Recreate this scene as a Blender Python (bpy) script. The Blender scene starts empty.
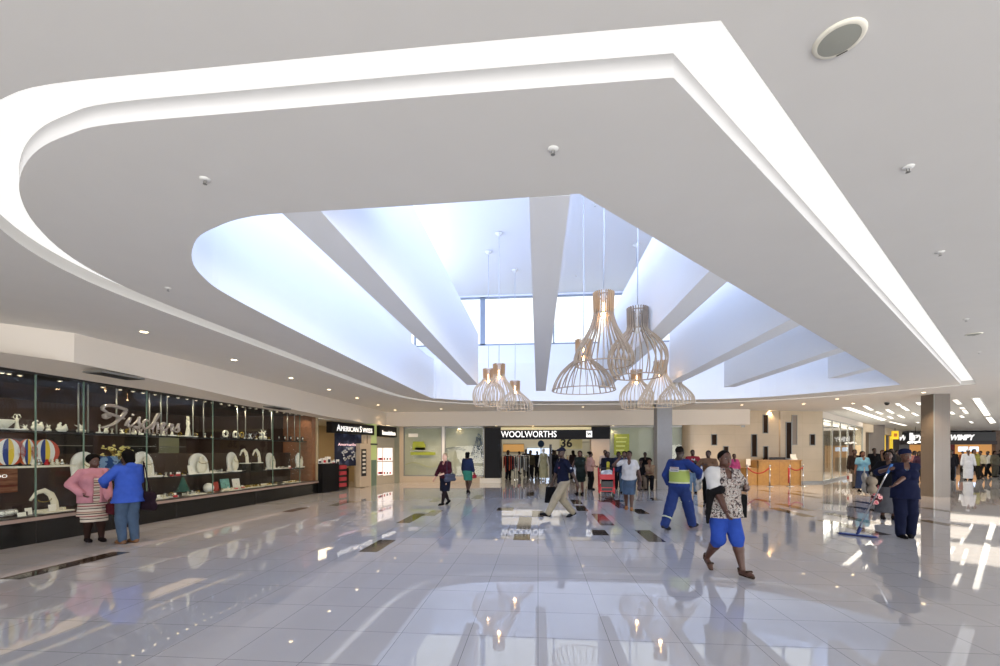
import bpy, bmesh, math, random
import numpy as np
from mathutils import Vector, Matrix
from mathutils.geometry import tessellate_polygon

random.seed(7)
SC = bpy.context.scene
COL = SC.collection
R = math.radians

# ------------------------------------------------------------------ camera, sky, light, exposure
F, EYE, YAW, HZ = 440.0, 1.606, R(4.94), 451.0
cam_d = bpy.data.cameras.new('camera')
cam = bpy.data.objects.new('camera', cam_d); COL.objects.link(cam)
cam.location = (0, 0, EYE); cam.rotation_euler = (R(90), 0, YAW)
cam_d.sensor_width = 36; cam_d.lens = F * 36 / 1000; cam_d.shift_y = (HZ - 333) / 1000
cam_d.clip_start = 0.05; cam_d.clip_end = 400
SC.camera = cam

def lin(c):
    if isinstance(c, str):
        c = [int(c[i:i + 2], 16) / 255 for i in (0, 2, 4)]
    return tuple(x / 12.92 if x <= 0.04045 else ((x + 0.055) / 1.055) ** 2.4 for x in c)

world = bpy.data.worlds.new('sky'); SC.world = world; world.use_nodes = True
bg = world.node_tree.nodes['Background']
bg.inputs[0].default_value = (*lin('F0F4FF'), 1); bg.inputs[1].default_value = 1.9
SC.view_settings.view_transform = 'Standard'; SC.view_settings.look = 'None'
SC.view_settings.exposure = 0.0; SC.view_settings.gamma = 1; SC.view_settings.use_curve_mapping = False

def area(name, loc, rot, sx, sy, power, color='FFFFFF'):
    d = bpy.data.lights.new(name, 'AREA'); d.shape = 'RECTANGLE'; d.size = sx; d.size_y = sy
    d.energy = power; d.color = lin(color)
    o = bpy.data.objects.new(name, d); COL.objects.link(o); o.location = loc; o.rotation_euler = rot
    return o
# added area lights filling the roof lantern (near, left and right sides, no windows)
area('lantern_fill', (2.0, 1.6, 6.6), (R(92), 0, 0), 8.5, 1.6, 560, 'CEDDFF')
area('lantern_fill', (-4.9, 9.5, 6.6), (R(88), 0, R(-90)), 12, 1.6, 450, 'CADAFF')
area('lantern_fill', (13.4, 11.5, 6.6), (R(95), 0, R(90)), 10, 1.6, 300, 'CADAFF')
# added fill lights tilted up at the ceilings, behind the camera and on the right
area('rear_ceiling_fill', (-1, -7.0, 1.2), (R(112), 0, 0), 18, 2.2, 1130, 'FFFAF4')
area('right_ceiling_fill', (16.5, 4.0, 1.2), (R(112), 0, R(50)), 14, 2.2, 850, 'FFFAF4')

# ------------------------------------------------------------------ pixel <-> place
CA, SA = math.cos(YAW), math.sin(YAW)
def at(px, t):
    xc = (px - 500) / F
    return (-SA * t + xc * t * CA, CA * t + xc * t * SA)
def bp(px, py, z):
    return at(px, (z - EYE) * F / (HZ - py))
def depth(x, y): return -SA * x + CA * y
class Wall:
    """a vertical plane through two plan points; u runs along it, w towards the room (right-hand side of a->b is the room when side=1)"""
    def __init__(s, a, b, side=1):
        s.a = Vector((a[0], a[1], 0)); d = Vector((b[0] - a[0], b[1] - a[1], 0)); s.L = d.length; s.d = d.normalized()
        s.n = Vector((s.d.y, -s.d.x, 0)) * side
        s.M = Matrix(((s.d.x, s.n.x, 0, s.a.x), (s.d.y, s.n.y, 0, s.a.y), (0, 0, 1, 0), (0, 0, 0, 1)))
    def u(s, px, off=0):
        rx, ry = at(px, 1.0)
        # a + u d + off n = t r
        ax, ay = s.a.x + s.n.x * off, s.a.y + s.n.y * off
        det = s.d.x * -ry + rx * s.d.y
        return (ax * ry - ay * rx) / det
    def z(s, px, py, off=0):
        p = s.P(s.u(px, off), 0, off)
        return EYE + (HZ - py) * depth(p.x, p.y) / F
    def P(s, u, z, off=0):
        v = s.a + s.d * u + s.n * off; return Vector((v.x, v.y, z))
    def rect(s, x0, y0, x1, y1, off=0):
        m = (x0 + x1) / 2
        return s.u(x0, off), s.u(x1, off), s.z(m, y1, off), s.z(m, y0, off)

# ------------------------------------------------------------------ materials
def mat(name, color, rough=0.6, metal=0.0, spec=0.5, emit=None, estr=1.0, alpha=None, trans=0.0, coat=0.0, noise=0.0, nscale=8.0, bump=0.0):
    m = bpy.data.materials.new(name); m.use_nodes = True
    nt = m.node_tree; b = nt.nodes['Principled BSDF']
    c = lin(color) if not (isinstance(color, tuple) and len(color) == 4) else color[:3]
    b.inputs['Base Color'].default_value = (*c, 1); b.inputs['Roughness'].default_value = rough
    b.inputs['Metallic'].default_value = metal; b.inputs['Specular IOR Level'].default_value = spec
    b.inputs['Transmission Weight'].default_value = trans; b.inputs['Coat Weight'].default_value = coat
    if emit is not None:
        b.inputs['Emission Color'].default_value = (*lin(emit), 1); b.inputs['Emission Strength'].default_value = estr
    if noise > 0 or bump > 0:
        tc = nt.nodes.new('ShaderNodeTexCoord'); n = nt.nodes.new('ShaderNodeTexNoise')
        n.inputs['Scale'].default_value = nscale; n.inputs['Detail'].default_value = 4
        nt.links.new(tc.outputs['Object'], n.inputs['Vector'])
        if noise > 0:
            r = nt.nodes.new('ShaderNodeMapRange'); r.inputs[3].default_value = 1 - noise; r.inputs[4].default_value = 1 + noise
            r.inputs[1].default_value = 0.3; r.inputs[2].default_value = 0.7
            nt.links.new(n.outputs[0], r.inputs[0])
            v = nt.nodes.new('ShaderNodeVectorMath'); v.operation = 'SCALE'; v.inputs[0].default_value = c
            nt.links.new(r.outputs[0], v.inputs['Scale']); nt.links.new(v.outputs[0], b.inputs['Base Color'])
        if bump > 0:
            bn = nt.nodes.new('ShaderNodeBump'); bn.inputs['Strength'].default_value = bump; bn.inputs['Distance'].default_value = 0.01
            nt.links.new(n.outputs[0], bn.inputs['Height']); nt.links.new(bn.outputs[0], b.inputs['Normal'])
    return m

def ramp_mat(name, kind, stops, scale=(1, 1, 1), rough=0.7, axis='Z', freq=10.0, rot=(0, 0, 0), interp='CONSTANT', spec=0.3, dist=0.0):
    """kinds: 'bands' along an axis, 'voronoi', 'noise', 'wave' -> colour ramp"""
    m = bpy.data.materials.new(name); m.use_nodes = True; nt = m.node_tree; b = nt.nodes['Principled BSDF']
    b.inputs['Roughness'].default_value = rough; b.inputs['Specular IOR Level'].default_value = spec
    tc = nt.nodes.new('ShaderNodeTexCoord'); mp = nt.nodes.new('ShaderNodeMapping')
    mp.inputs['Scale'].default_value = scale; mp.inputs['Rotation'].default_value = rot
    nt.links.new(tc.outputs['Object'], mp.inputs[0])
    cr = nt.nodes.new('ShaderNodeValToRGB'); cr.color_ramp.interpolation = interp
    el = cr.color_ramp.elements
    while len(el) < len(stops): el.new(0.5)
    for e, (p, c) in zip(el, stops): e.position = p; e.color = (*lin(c), 1)
    if kind == 'bands':
        s = nt.nodes.new('ShaderNodeSeparateXYZ'); nt.links.new(mp.outputs[0], s.inputs[0])
        mm = nt.nodes.new('ShaderNodeMath'); mm.operation = 'MULTIPLY'; mm.inputs[1].default_value = freq
        nt.links.new(s.outputs['XYZ'.index(axis)], mm.inputs[0])
        fr = nt.nodes.new('ShaderNodeMath'); fr.operation = 'FRACT'; nt.links.new(mm.outputs[0], fr.inputs[0])
        nt.links.new(fr.outputs[0], cr.inputs[0])
    elif kind == 'voronoi':
        v = nt.nodes.new('ShaderNodeTexVoronoi'); v.inputs['Scale'].default_value = freq
        nt.links.new(mp.outputs[0], v.inputs['Vector']); nt.links.new(v.outputs['Distance'], cr.inputs[0])
    else:
        v = nt.nodes.new('ShaderNodeTexNoise'); v.inputs['Scale'].default_value = freq; v.inputs['Detail'].default_value = 3
        v.inputs['Distortion'].default_value = dist
        nt.links.new(mp.outputs[0], v.inputs['Vector']); nt.links.new(v.outputs[0], cr.inputs[0])
    nt.links.new(cr.outputs[0], b.inputs['Base Color'])
    return m

def tile_mat(name, color, line, bw, bh, mortar, rough, offset=(0, 0, 0), var=0.03, rot=(0, 0, 0), stagger=0.0, cloud=0.03, spec=0.5, coat=0.0):
    m = bpy.data.materials.new(name); m.use_nodes = True; nt = m.node_tree; b = nt.nodes['Principled BSDF']
    tc = nt.nodes.new('ShaderNodeTexCoord'); mp = nt.nodes.new('ShaderNodeMapping')
    mp.inputs['Location'].default_value = offset; mp.inputs['Rotation'].default_value = rot
    nt.links.new(tc.outputs['Object'], mp.inputs[0])
    br = nt.nodes.new('ShaderNodeTexBrick'); br.offset = stagger; br.squash = 1
    br.inputs['Scale'].default_value = 1; br.inputs['Brick Width'].default_value = bw; br.inputs['Row Height'].default_value = bh
    br.inputs['Mortar Size'].default_value = mortar; br.inputs['Mortar Smooth'].default_value = 0.1; br.inputs['Bias'].default_value = 0
    c = lin(color)
    br.inputs['Color1'].default_value = (*[x * (1 - var) for x in c], 1); br.inputs['Color2'].default_value = (*[min(1, x * (1 + var)) for x in c], 1)
    br.inputs['Mortar'].default_value = (*lin(line), 1)
    nt.links.new(mp.outputs[0], br.inputs['Vector'])
    n = nt.nodes.new('ShaderNodeTexNoise'); n.inputs['Scale'].default_value = 1.3; n.inputs['Detail'].default_value = 6
    nt.links.new(mp.outputs[0], n.inputs['Vector'])
    r = nt.nodes.new('ShaderNodeMapRange'); r.inputs[1].default_value = 0.3; r.inputs[2].default_value = 0.7
    r.inputs[3].default_value = 1 - cloud; r.inputs[4].default_value = 1 + cloud
    nt.links.new(n.outputs[0], r.inputs[0])
    v = nt.nodes.new('ShaderNodeVectorMath'); v.operation = 'SCALE'
    nt.links.new(br.outputs['Color'], v.inputs[0]); nt.links.new(r.outputs[0], v.inputs['Scale'])
    nt.links.new(v.outputs[0], b.inputs['Base Color'])
    b.inputs['Roughness'].default_value = rough; b.inputs['Specular IOR Level'].default_value = spec; b.inputs['Coat Weight'].default_value = coat
    return m

def glass_mat(name, tint, refl_rough=0.0, alpha=0.12, ior=1.45):
    m = bpy.data.materials.new(name); m.use_nodes = True; nt = m.node_tree
    nt.nodes.remove(nt.nodes['Principled BSDF']); out = nt.nodes['Material Output']
    tr = nt.nodes.new('ShaderNodeBsdfTransparent'); tr.inputs[0].default_value = (*lin(tint), 1)
    gl = nt.nodes.new('ShaderNodeBsdfGlossy'); gl.inputs['Roughness'].default_value = refl_rough
    fr = nt.nodes.new('ShaderNodeFresnel'); fr.inputs[0].default_value = ior
    ge = nt.nodes.new('ShaderNodeNewGeometry'); sb = nt.nodes.new('ShaderNodeMath'); sb.operation = 'SUBTRACT'; sb.inputs[0].default_value = 1.0
    nt.links.new(ge.outputs['Backfacing'], sb.inputs[1])
    mu = nt.nodes.new('ShaderNodeMath'); mu.operation = 'MULTIPLY'; nt.links.new(fr.outputs[0], mu.inputs[0]); nt.links.new(sb.outputs[0], mu.inputs[1])
    mx = nt.nodes.new('ShaderNodeMixShader'); nt.links.new(mu.outputs[0], mx.inputs[0])
    nt.links.new(tr.outputs[0], mx.inputs[1]); nt.links.new(gl.outputs[0], mx.inputs[2]); nt.links.new(mx.outputs[0], out.inputs[0])
    return m

M = dict(
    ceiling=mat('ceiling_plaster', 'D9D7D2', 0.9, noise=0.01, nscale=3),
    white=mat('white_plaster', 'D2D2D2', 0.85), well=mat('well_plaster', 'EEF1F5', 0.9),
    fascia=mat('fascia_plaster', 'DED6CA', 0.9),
    cove=mat('cove_recess_glow', '6A6A6A', 0.8, emit='FFFDFA', estr=0.98),  # recess top glows by itself in place of a hidden LED strip
    lamp=mat('lamp_diffuser', 'FFFFFF', 0.8, emit='FFF6E6', estr=2.0),
    lampw=mat('warm_lamp_diffuser', 'FFFFFF', 0.8, emit='FFE0B0', estr=9.0),
    bulb=mat('bulb_glow', 'FFFFFF', 0.5, emit='FFC880', estr=14.0),
    trimw=mat('white_metal', 'E4E4E0', 0.4), trimg=mat('grey_metal', '8D8D88', 0.35, metal=0.6),
    chrome=mat('chrome', 'C8C8C8', 0.15, metal=1.0), darkm=mat('dark_metal', '2B2B2D', 0.4, metal=0.3),
    rod=mat('white_rod', '8F8F86', 0.4),
    floor=tile_mat('polished_floor_tiles', 'B1B0B3', '747375', 0.6, 0.6, 0.0025, 0.028, offset=(0.0, -0.2, 0), var=0.015, cloud=0.025, spec=0.75),
    inlay=mat('dark_floor_inlay', '3B322C', 0.07, spec=0.7, noise=0.25, nscale=30), inlayg=mat('grey_floor_inlay', '84817A', 0.07, spec=0.7, noise=0.1, nscale=30),
    inlay_refl=mat('inlay_red_reflection', '6A3F38', 0.07, spec=0.7, noise=0.2, nscale=30),  # dark inlay with the red trolley's reflection mixed into its colour
    granite=mat('black_granite', '191919', 0.22, spec=0.35, noise=0.8, nscale=160),
    brown=mat('brown_panelling', '3A2A22', 0.5, noise=0.15, nscale=4), dark=mat('dark_interior', '191614', 0.6),
    woodr=mat('red_wood', '8A5A3E', 0.4, noise=0.2, nscale=12),
    glass=glass_mat('clear_glass', 'FAFCFA'), glassg=glass_mat('greenish_glass', 'F5F8F4'), glassedge=mat('glass_edge', '627A6C', 0.2, spec=0.8),
    black=mat('black_sign', '141416', 0.45, spec=0.15), letters=mat('lit_letters', 'FFFFFF', 0.5, emit='FFFDF8', estr=0.85),
    steel_letters=mat('brushed_letters', 'A9A29A', 0.35, metal=0.4, noise=0.1, nscale=30),
    stone=tile_mat('beige_stone_tiles', 'BFAE93', 'AA9A80', 1.2, 0.6, 0.004, 0.3, var=0.03, cloud=0.05, rot=(R(90), 0, 0)),
    colm=tile_mat('column_stone', '6C645B', '625A52', 0.31, 50, 0.004, 0.35, var=0.02, cloud=0.04, rot=(R(90), 0, 0)),
    colg=mat('grey_column_paint', '8D8C8B', 0.5, noise=0.03),
    niche=mat('dark_niche', '2E2118', 0.7, spec=0.1), niche_g=mat('grey_brown_niche', '85786A', 0.5),
    desk=mat('honey_wood', 'A27A3C', 0.35, noise=0.12, nscale=7), desktop=mat('desk_top_wood', 'A88048', 0.3),
    beige=mat('beige_panel', 'C2B29A', 0.6), cream=mat('cream_display', 'E6E2D2', 0.7), white_d=mat('white_display', 'F1F0EA', 0.5),
    frosted=mat('frosted_film', 'C4C2B4', 0.5, noise=0.03, nscale=2), green=mat('lime_film', '9AA632', 0.5, noise=0.15, nscale=9),
    shop=mat('shop_wall', 'D6D2C4', 0.7), shopl=mat('shop_light_panel', 'FFFFFF', 0.7, emit='FFF4DC', estr=2.2),
    sky_p=mat('blue_lit_panel', 'DDEBFF', 0.6, emit='CFE2FF', estr=1.2),
    yellow=mat('yellow_sign', 'F0CC20', 0.5, emit='F0CC20', estr=0.6), red=mat('red_plastic', 'C2202A', 0.35),
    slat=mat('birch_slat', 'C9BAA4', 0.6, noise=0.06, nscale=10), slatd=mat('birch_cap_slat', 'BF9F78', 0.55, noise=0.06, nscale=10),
    slatg=mat('unlit_birch_slat', '8F8376', 0.6, noise=0.06, nscale=10), slatn=mat('shaded_birch_slat', 'A39482', 0.6, noise=0.06, nscale=10),  # first: same birch, missing bulb glow darkened into the colour of unlit caps
    cord=mat('white_cord', 'B9BEC8', 0.5), grille=mat('speaker_grille', '9B9C92', 0.7), rope=mat('red_rope', '9E2B22', 0.7),
    gold=mat('gold_jewellery', 'D8B84E', 0.25, metal=0.8), velvet=mat('dark_velvet', '2B1B1C', 0.9), gem=mat('silver_jewellery', 'D8DAD8', 0.2, metal=0.7),
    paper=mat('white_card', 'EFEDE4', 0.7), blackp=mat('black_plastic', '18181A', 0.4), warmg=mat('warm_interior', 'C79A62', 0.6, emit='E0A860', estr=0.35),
    blue_m=mat('blue_mop_fabric', '25356F', 0.7, noise=0.2, nscale=60), tvs=mat('menu_screen', 'C8DCF4', 0.4, emit='C8DCF4', estr=1.6),
)

# ------------------------------------------------------------------ helpers
def link(o, parent=None):
    COL.objects.link(o)
    if parent is not None: o.parent = parent
    return o
def meshobj(name, verts, faces, m, parent=None, smooth=False, loc=None):
    me = bpy.data.meshes.new(name); me.from_pydata([tuple(v) for v in verts], [], faces); me.materials.append(m)
    if smooth: me.polygons.foreach_set('use_smooth', [True] * len(me.polygons))
    o = bpy.data.objects.new(name, me); link(o, parent)
    if loc is not None: o.location = loc
    return o
class B:
    """collects shapes, linked as one mesh"""
    def __init__(s): s.v = []; s.f = []; s.s = []
    def quad(s, a, b, c, d): n = len(s.v); s.v += [a, b, c, d]; s.f.append((n, n + 1, n + 2, n + 3)); s.s.append(False); return s
    def box(s, x0, x1, y0, y1, z0, z1, mtx=None):
        P = [Vector((x, y, z)) for z in (z0, z1) for y in (y0, y1) for x in (x0, x1)]
        if mtx is not None: P = [mtx @ p for p in P]
        n = len(s.v); s.v += P
        fs = [(0, 2, 3, 1), (4, 5, 7, 6), (0, 1, 5, 4), (2, 6, 7, 3), (0, 4, 6, 2), (1, 3, 7, 5)]
        if mtx is not None and mtx.determinant() < 0: fs = [tuple(reversed(f)) for f in fs]
        s.f += [tuple(n + i for i in f) for f in fs]; s.s += [False] * 6; return s
    def tube(s, pts, r, seg=8, closed=False, sy=1.0):
        pts = [Vector(p) for p in pts]; n0 = len(s.v); N = len(pts)
        rr = r if isinstance(r, (list, tuple)) else [r] * N
        up = Vector((0, 0, 1))
        for i, p in enumerate(pts):
            if closed: t = pts[(i + 1) % N] - pts[i - 1]
            else: t = pts[min(i + 1, N - 1)] - pts[max(i - 1, 0)]
            t.normalize(); ref = up if abs(t.z) < 0.95 else Vector((1, 0, 0))
            a = t.cross(ref).normalized(); b = a.cross(t).normalized()
            for k in range(seg):
                q = 2 * math.pi * k / seg
                s.v.append(p + a * math.cos(q) * rr[i] + b * math.sin(q) * rr[i] * sy)
        for i in range(N if closed else N - 1):
            j = (i + 1) % N
            for k in range(seg):
                l = (k + 1) % seg
                s.f.append((n0 + i * seg + k, n0 + i * seg + l, n0 + j * seg + l, n0 + j * seg + k)); s.s.append(True)
        if not closed:
            s.f.append(tuple(n0 + k for k in reversed(range(seg)))); s.f.append(tuple(n0 + (N - 1) * seg + k for k in range(seg))); s.s += [False, False]
        return s
    def lathe(s, prof, c=(0, 0, 0), seg=24, sx=1.0, sy=1.0, cap=True):
        n0 = len(s.v); c = Vector(c)
        for r, z in prof:
            for k in range(seg):
                q = 2 * math.pi * k / seg; s.v.append(c + Vector((r * math.cos(q) * sx, r * math.sin(q) * sy, z)))
        for i in range(len(prof) - 1):
            for k in range(seg):
                l = (k + 1) % seg
                s.f.append((n0 + i * seg + k, n0 + i * seg + l, n0 + (i + 1) * seg + l, n0 + (i + 1) * seg + k)); s.s.append(True)
        if cap:
            s.f.append(tuple(n0 + k for k in reversed(range(seg)))); s.f.append(tuple(n0 + (len(prof) - 1) * seg + k for k in range(seg))); s.s += [False, False]
        return s
    def ell(s, c, rx, ry, rz, seg=12, rings=8):
        prof = [(max(1e-4, math.sin(math.pi * i / rings)), -math.cos(math.pi * i / rings)) for i in range(rings + 1)]
        n0 = len(s.v); s.lathe(prof, (0, 0, 0), seg, cap=False)
        for i in range(n0, len(s.v)): v = s.v[i]; s.v[i] = Vector((c[0] + v.x * rx, c[1] + v.y * ry, c[2] + v.z * rz))
        return s
    def poly(s, loops, z, up=True, mtx=None):
        """flat polygon with holes; loops = [outer, hole, ...] of (x, y)"""
        L = [[Vector((x, y, 0)) for x, y in lp] for lp in loops]
        tris = tessellate_polygon(L); flat = [v for lp in L for v in lp]; n = len(s.v)
        s.v += [Vector((v.x, v.y, z)) if mtx is None else mtx @ Vector((v.x, v.y, z)) for v in flat]
        for t in tris:
            a, b, c = (flat[i] for i in t); cr = (b - a).cross(c - a).z
            if abs(cr) < 1e-9: continue
            t = t if (cr > 0) == up else tuple(reversed(t)); s.f.append(tuple(n + i for i in t)); s.s.append(False)
        return s
    def wallstrip(s, loop, z0, z1, closed=True, flip=False):
        N = len(loop)
        for i in range(N if closed else N - 1):
            a, b = loop[i], loop[(i + 1) % N]
            q = [Vector((a[0], a[1], z0)), Vector((b[0], b[1], z0)), Vector((b[0], b[1], z1)), Vector((a[0], a[1], z1))]
            if flip: q.reverse()
            s.quad(*q)
        return s
    def prism(s, loop, z0, z1, mtx=None):
        n = len(s.v)
        ar = sum(loop[i][0] * loop[(i + 1) % len(loop)][1] - loop[(i + 1) % len(loop)][0] * loop[i][1] for i in range(len(loop)))
        if ar < 0: loop = list(reversed(loop))
        s.poly([loop], z1, True); s.poly([loop], z0, False); s.wallstrip(loop, z0, z1)
        if mtx is not None:
            for i in range(n, len(s.v)): s.v[i] = mtx @ s.v[i]
        return s
    def xf(s, mtx, n0=0):
        for i in range(n0, len(s.v)): s.v[i] = mtx @ Vector(s.v[i])
        return s
    def build(s, name, m, parent=None, loc=None, rz=None, bevel=0.0):
        me = bpy.data.meshes.new(name); me.from_pydata([tuple(v) for v in s.v], [], s.f)
        me.polygons.foreach_set('use_smooth', s.s); me.materials.append(m)
        o = bpy.data.objects.new(name, me); link(o, parent)
        if loc is not None: o.location = loc
        if rz is not None: o.rotation_euler = (0, 0, rz)
        if bevel > 0:
            b = o.modifiers.new('bevel', 'BEVEL'); b.width = bevel; b.segments = 2; b.limit_method = 'ANGLE'
        return o
def tag(o, label=None, cat=None, group=None, kind=None):
    if label: o['label'] = label
    if cat: o['category'] = cat
    if group: o['group'] = group
    if kind: o['kind'] = kind
    return o
def thing(name, loc, label, cat, rz=0.0, group=None):
    o = bpy.data.objects.new(name, None); link(o); o.location = loc; o.rotation_euler = (0, 0, rz); o.empty_display_size = 0.1
    return tag(o, label, cat, group)
def struct(o): o['kind'] = 'structure'; return o
def copy_tree(o, loc=None, rz=None, label=None, group=None):
    def cp(x, parent):
        c = x.copy(); COL.objects.link(c)
        if parent is not None: c.parent = parent
        for ch in list(x.children): cp(ch, c)
        return c
    r = cp(o, None)
    if loc is not None: r.location = loc
    if rz is not None: r.rotation_euler = (0, 0, rz)
    if label: r['label'] = label
    if group: r['group'] = group
    return r
def text_mesh(name, body, size, m, parent=None, mtx=None, depth_=0.02, shear=0.0, sx=1.0, align='LEFT', bold=0.0, width=None):
    cu = bpy.data.curves.new(name, 'FONT'); cu.body = body; cu.size = size; cu.extrude = depth_ / 2; cu.shear = shear; cu.align_x = align
    cu.offset = bold; cu.resolution_u = 3
    t = bpy.data.objects.new(name + '_src', cu); COL.objects.link(t)
    bpy.context.view_layer.update()
    me = bpy.data.meshes.new_from_object(t); bpy.data.objects.remove(t); me.name = name
    xs = [v.co.x for v in me.vertices]
    if width: sx = width / (max(xs) - min(xs))
    x0 = min(xs) if align == 'LEFT' else 0
    for v in me.vertices: v.co.x = (v.co.x - x0) * sx
    me.materials.clear(); me.materials.append(m)
    # text plane XY -> upright XZ facing -Y
    me.transform(Matrix.Rotation(R(90), 4, 'X'))
    if mtx is not None: me.transform(mtx)
    o = bpy.data.objects.new(name, me); link(o, parent); return o
def wframe(w, u, z, off=0.0):
    """frame on wall w: local x along the wall, local -y towards the room, z up"""
    p = w.P(u, z, off); d, n = w.d, w.n
    return Matrix(((d.x, -n.x, 0, p.x), (d.y, -n.y, 0, p.y), (0, 0, 1, p.z), (0, 0, 0, 1)))

def smooth(pr, n=4):
    out = []
    for i in range(len(pr) - 1):
        p0, p1, p2, p3 = (Vector(pr[max(i - 1, 0)]), Vector(pr[i]), Vector(pr[i + 1]), Vector(pr[min(i + 2, len(pr) - 1)]))
        for k in range(n):
            t = k / n; out.append(tuple(0.5 * ((2 * p1) + (p2 - p0) * t + (2 * p0 - 5 * p1 + 4 * p2 - p3) * t * t + (3 * p1 - p0 - 3 * p2 + p3) * t ** 3)))
    return out + [tuple(pr[-1])]

# ------------------------------------------------------------------ the setting
CZ = 3.6
island = [(0.72, 2.42), (-0.5, 2.43), (-1.7, 2.45), (-2.6, 2.47), (-2.95, 2.53), (-3.3, 2.64), (-3.68, 2.84), (-4.05, 3.12), (-4.42, 3.52), (-4.75, 4.05), (-4.95, 4.65),
          (-5.03, 5.4), (-5.04, 7), (-5.04, 10.3), (-5.02, 13), (-4.93, 15), (-4.6, 16.4), (-3.93, 17.4), (-2.43, 18.3), (0.1, 18.72), (2.2, 18.85), (4.3, 18.85),
          (6.5, 18.65), (8.6, 18.15), (10.4, 17.0), (11.8, 15.5), (12.6, 14.3)]
opening = [(0.32, 3.45), (-1.0, 3.5), (-2.1, 3.52), (-2.5, 3.56), (-2.84, 3.68), (-3.2, 3.88), (-3.6, 4.3), (-3.83, 4.75), (-3.95, 5.3), (-4.0, 6.7), (-4.02, 9.5),
           (-4.02, 15.7), (-3.7, 16.5), (-2.6, 17.2), (0.1, 17.62), (2.0, 17.75), (4.0, 17.75), (6.3, 17.6), (8.2, 17.1), (9.8, 15.7), (10.85, 14.2)]
island, opening = smooth(island, 4), smooth(opening, 4)
def offset(loop, d):
    """parallel outline; the loops run clockwise seen from above, so the outside is on the left"""
    N = len(loop); out = []
    for i in range(N):
        a, b, c = (Vector(loop[i - 1]), Vector(loop[i]), Vector(loop[(i + 1) % N]))
        t1 = (b - a).normalized(); t2 = (c - b).normalized()
        n1 = Vector((-t1.y, t1.x)); n2 = Vector((-t2.y, t2.x)); n = (n1 + n2).normalized()
        out.append(tuple(b + n * (d / max(0.35, n.dot(n1)))))
    return out
ar = sum(island[i][0] * island[(i + 1) % len(island)][1] - island[(i + 1) % len(island)][0] * island[i][1] for i in range(len(island)))
cove_out = offset(island, 0.30 if ar < 0 else -0.30)
ROOM = [(-16, -8), (10, -8), (10, 1), (72, 60), (72, 72), (-16, 72)]
struct(B().poly([ROOM], 0, True).build('floor', M['floor']))
b = B().poly([ROOM, cove_out], CZ, False).wallstrip(cove_out, CZ, CZ + 0.16)
struct(b.build('ceiling', M['ceiling']))
b = B().poly([island, opening], CZ, False); struct(b.build('trim_1', M['ceiling']))
struct(B().wallstrip(island, CZ, CZ + 0.13).build('trim_10', M['white']))
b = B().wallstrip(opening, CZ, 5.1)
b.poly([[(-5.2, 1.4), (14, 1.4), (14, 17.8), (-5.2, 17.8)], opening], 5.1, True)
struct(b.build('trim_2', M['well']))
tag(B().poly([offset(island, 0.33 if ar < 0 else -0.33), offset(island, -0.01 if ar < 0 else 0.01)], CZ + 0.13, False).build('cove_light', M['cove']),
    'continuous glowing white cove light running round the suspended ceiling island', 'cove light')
# roof lantern over the opening
b = B(); LZ = 7.95
b.quad(Vector((-5.2, 17.8, LZ)), Vector((14, 17.8, LZ)), Vector((14, 1.4, LZ)), Vector((-5.2, 1.4, LZ)))
for x, y0, y1 in ((-5.2, 1.4, 17.8), (14, 1.4, 17.8)):
    b.quad(Vector((x, y0, 5.1)), Vector((x, y1, 5.1)), Vector((x, y1, LZ)), Vector((x, y0, LZ)))
b.quad(Vector((-5.2, 1.4, 5.1)), Vector((14, 1.4, 5.1)), Vector((14, 1.4, LZ)), Vector((-5.2, 1.4, LZ)))
b.box(-5.2, 14, 17.8, 18.0, 5.1, 5.9).box(-5.2, 14, 17.8, 18.0, 7.88, LZ + 0.1)
b.box(10.5, 14, 17.8, 18.0, 5.85, 7.9)
struct(b.build('wall_lantern', M['well']))
b = B().box(-5.1, 10.5, 17.8, 17.9, 5.9, 5.96).box(-5.1, 10.5, 17.8, 17.9, 7.82, 7.88)
for x in (-5.1, -2.35, 0.6, 3.6, 6.5, 9.4): b.box(x, x + (0.2 if x == -2.35 else 0.06), 17.8, 17.92, 5.9, 7.88)
w1 = struct(b.build('window_1', mat('window_frame_grey', '8E9AAB', 0.4)))
b = B().box(-5.1, 10.5, 17.85, 17.86, 5.95, 7.84); b.build('pane', M['glass'], w1)
# fins across the opening
def edge_y(x): return 3.45 + (x - 0.32) * 1.021 if x > 0.32 else (3.47 if x > -1.0 else 3.515)
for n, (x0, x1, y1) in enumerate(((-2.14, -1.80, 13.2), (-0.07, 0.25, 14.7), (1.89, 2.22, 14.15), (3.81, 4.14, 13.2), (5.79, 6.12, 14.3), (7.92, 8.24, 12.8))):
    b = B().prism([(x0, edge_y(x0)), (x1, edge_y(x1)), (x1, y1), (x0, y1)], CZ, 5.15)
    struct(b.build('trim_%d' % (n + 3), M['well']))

# walls: fascia and soffit over the left shop
FA = [(-13.0, 0.75, 3.08), (-7.81, 6.79, 3.1), (-7.7, 9.0, 3.03), (-7.72, 11.5, 2.95), (-7.8, 16.0, 2.88), (-7.75, 22.0, 2.87)]
GW = Wall((-8.88, 1.0), (-8.38, 16.16))      # the jeweller's glass
AW = Wall((-8.38, 16.16), (-7.15, 22.25))    # the shops beside it
b = B()
for (x0, y0, z0), (x1, y1, z1) in zip(FA, FA[1:]):
    b.quad(Vector((x0, y0, CZ)), Vector((x1, y1, CZ)), Vector((x1, y1, z1)), Vector((x0, y0, z0)))
b.quad(Vector((-7.75, 22, CZ)), Vector((10.1, 22, CZ)), Vector((10.1, 22, 2.87)), Vector((-7.75, 22, 2.87)))
b.quad(Vector((10.1, 22, CZ)), Vector((10.1, 23.2, CZ)), Vector((10.1, 23.2, 2.87)), Vector((10.1, 22, 2.87)))
struct(b.build('wall_fascia', M['fascia']))
b = B()
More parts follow.
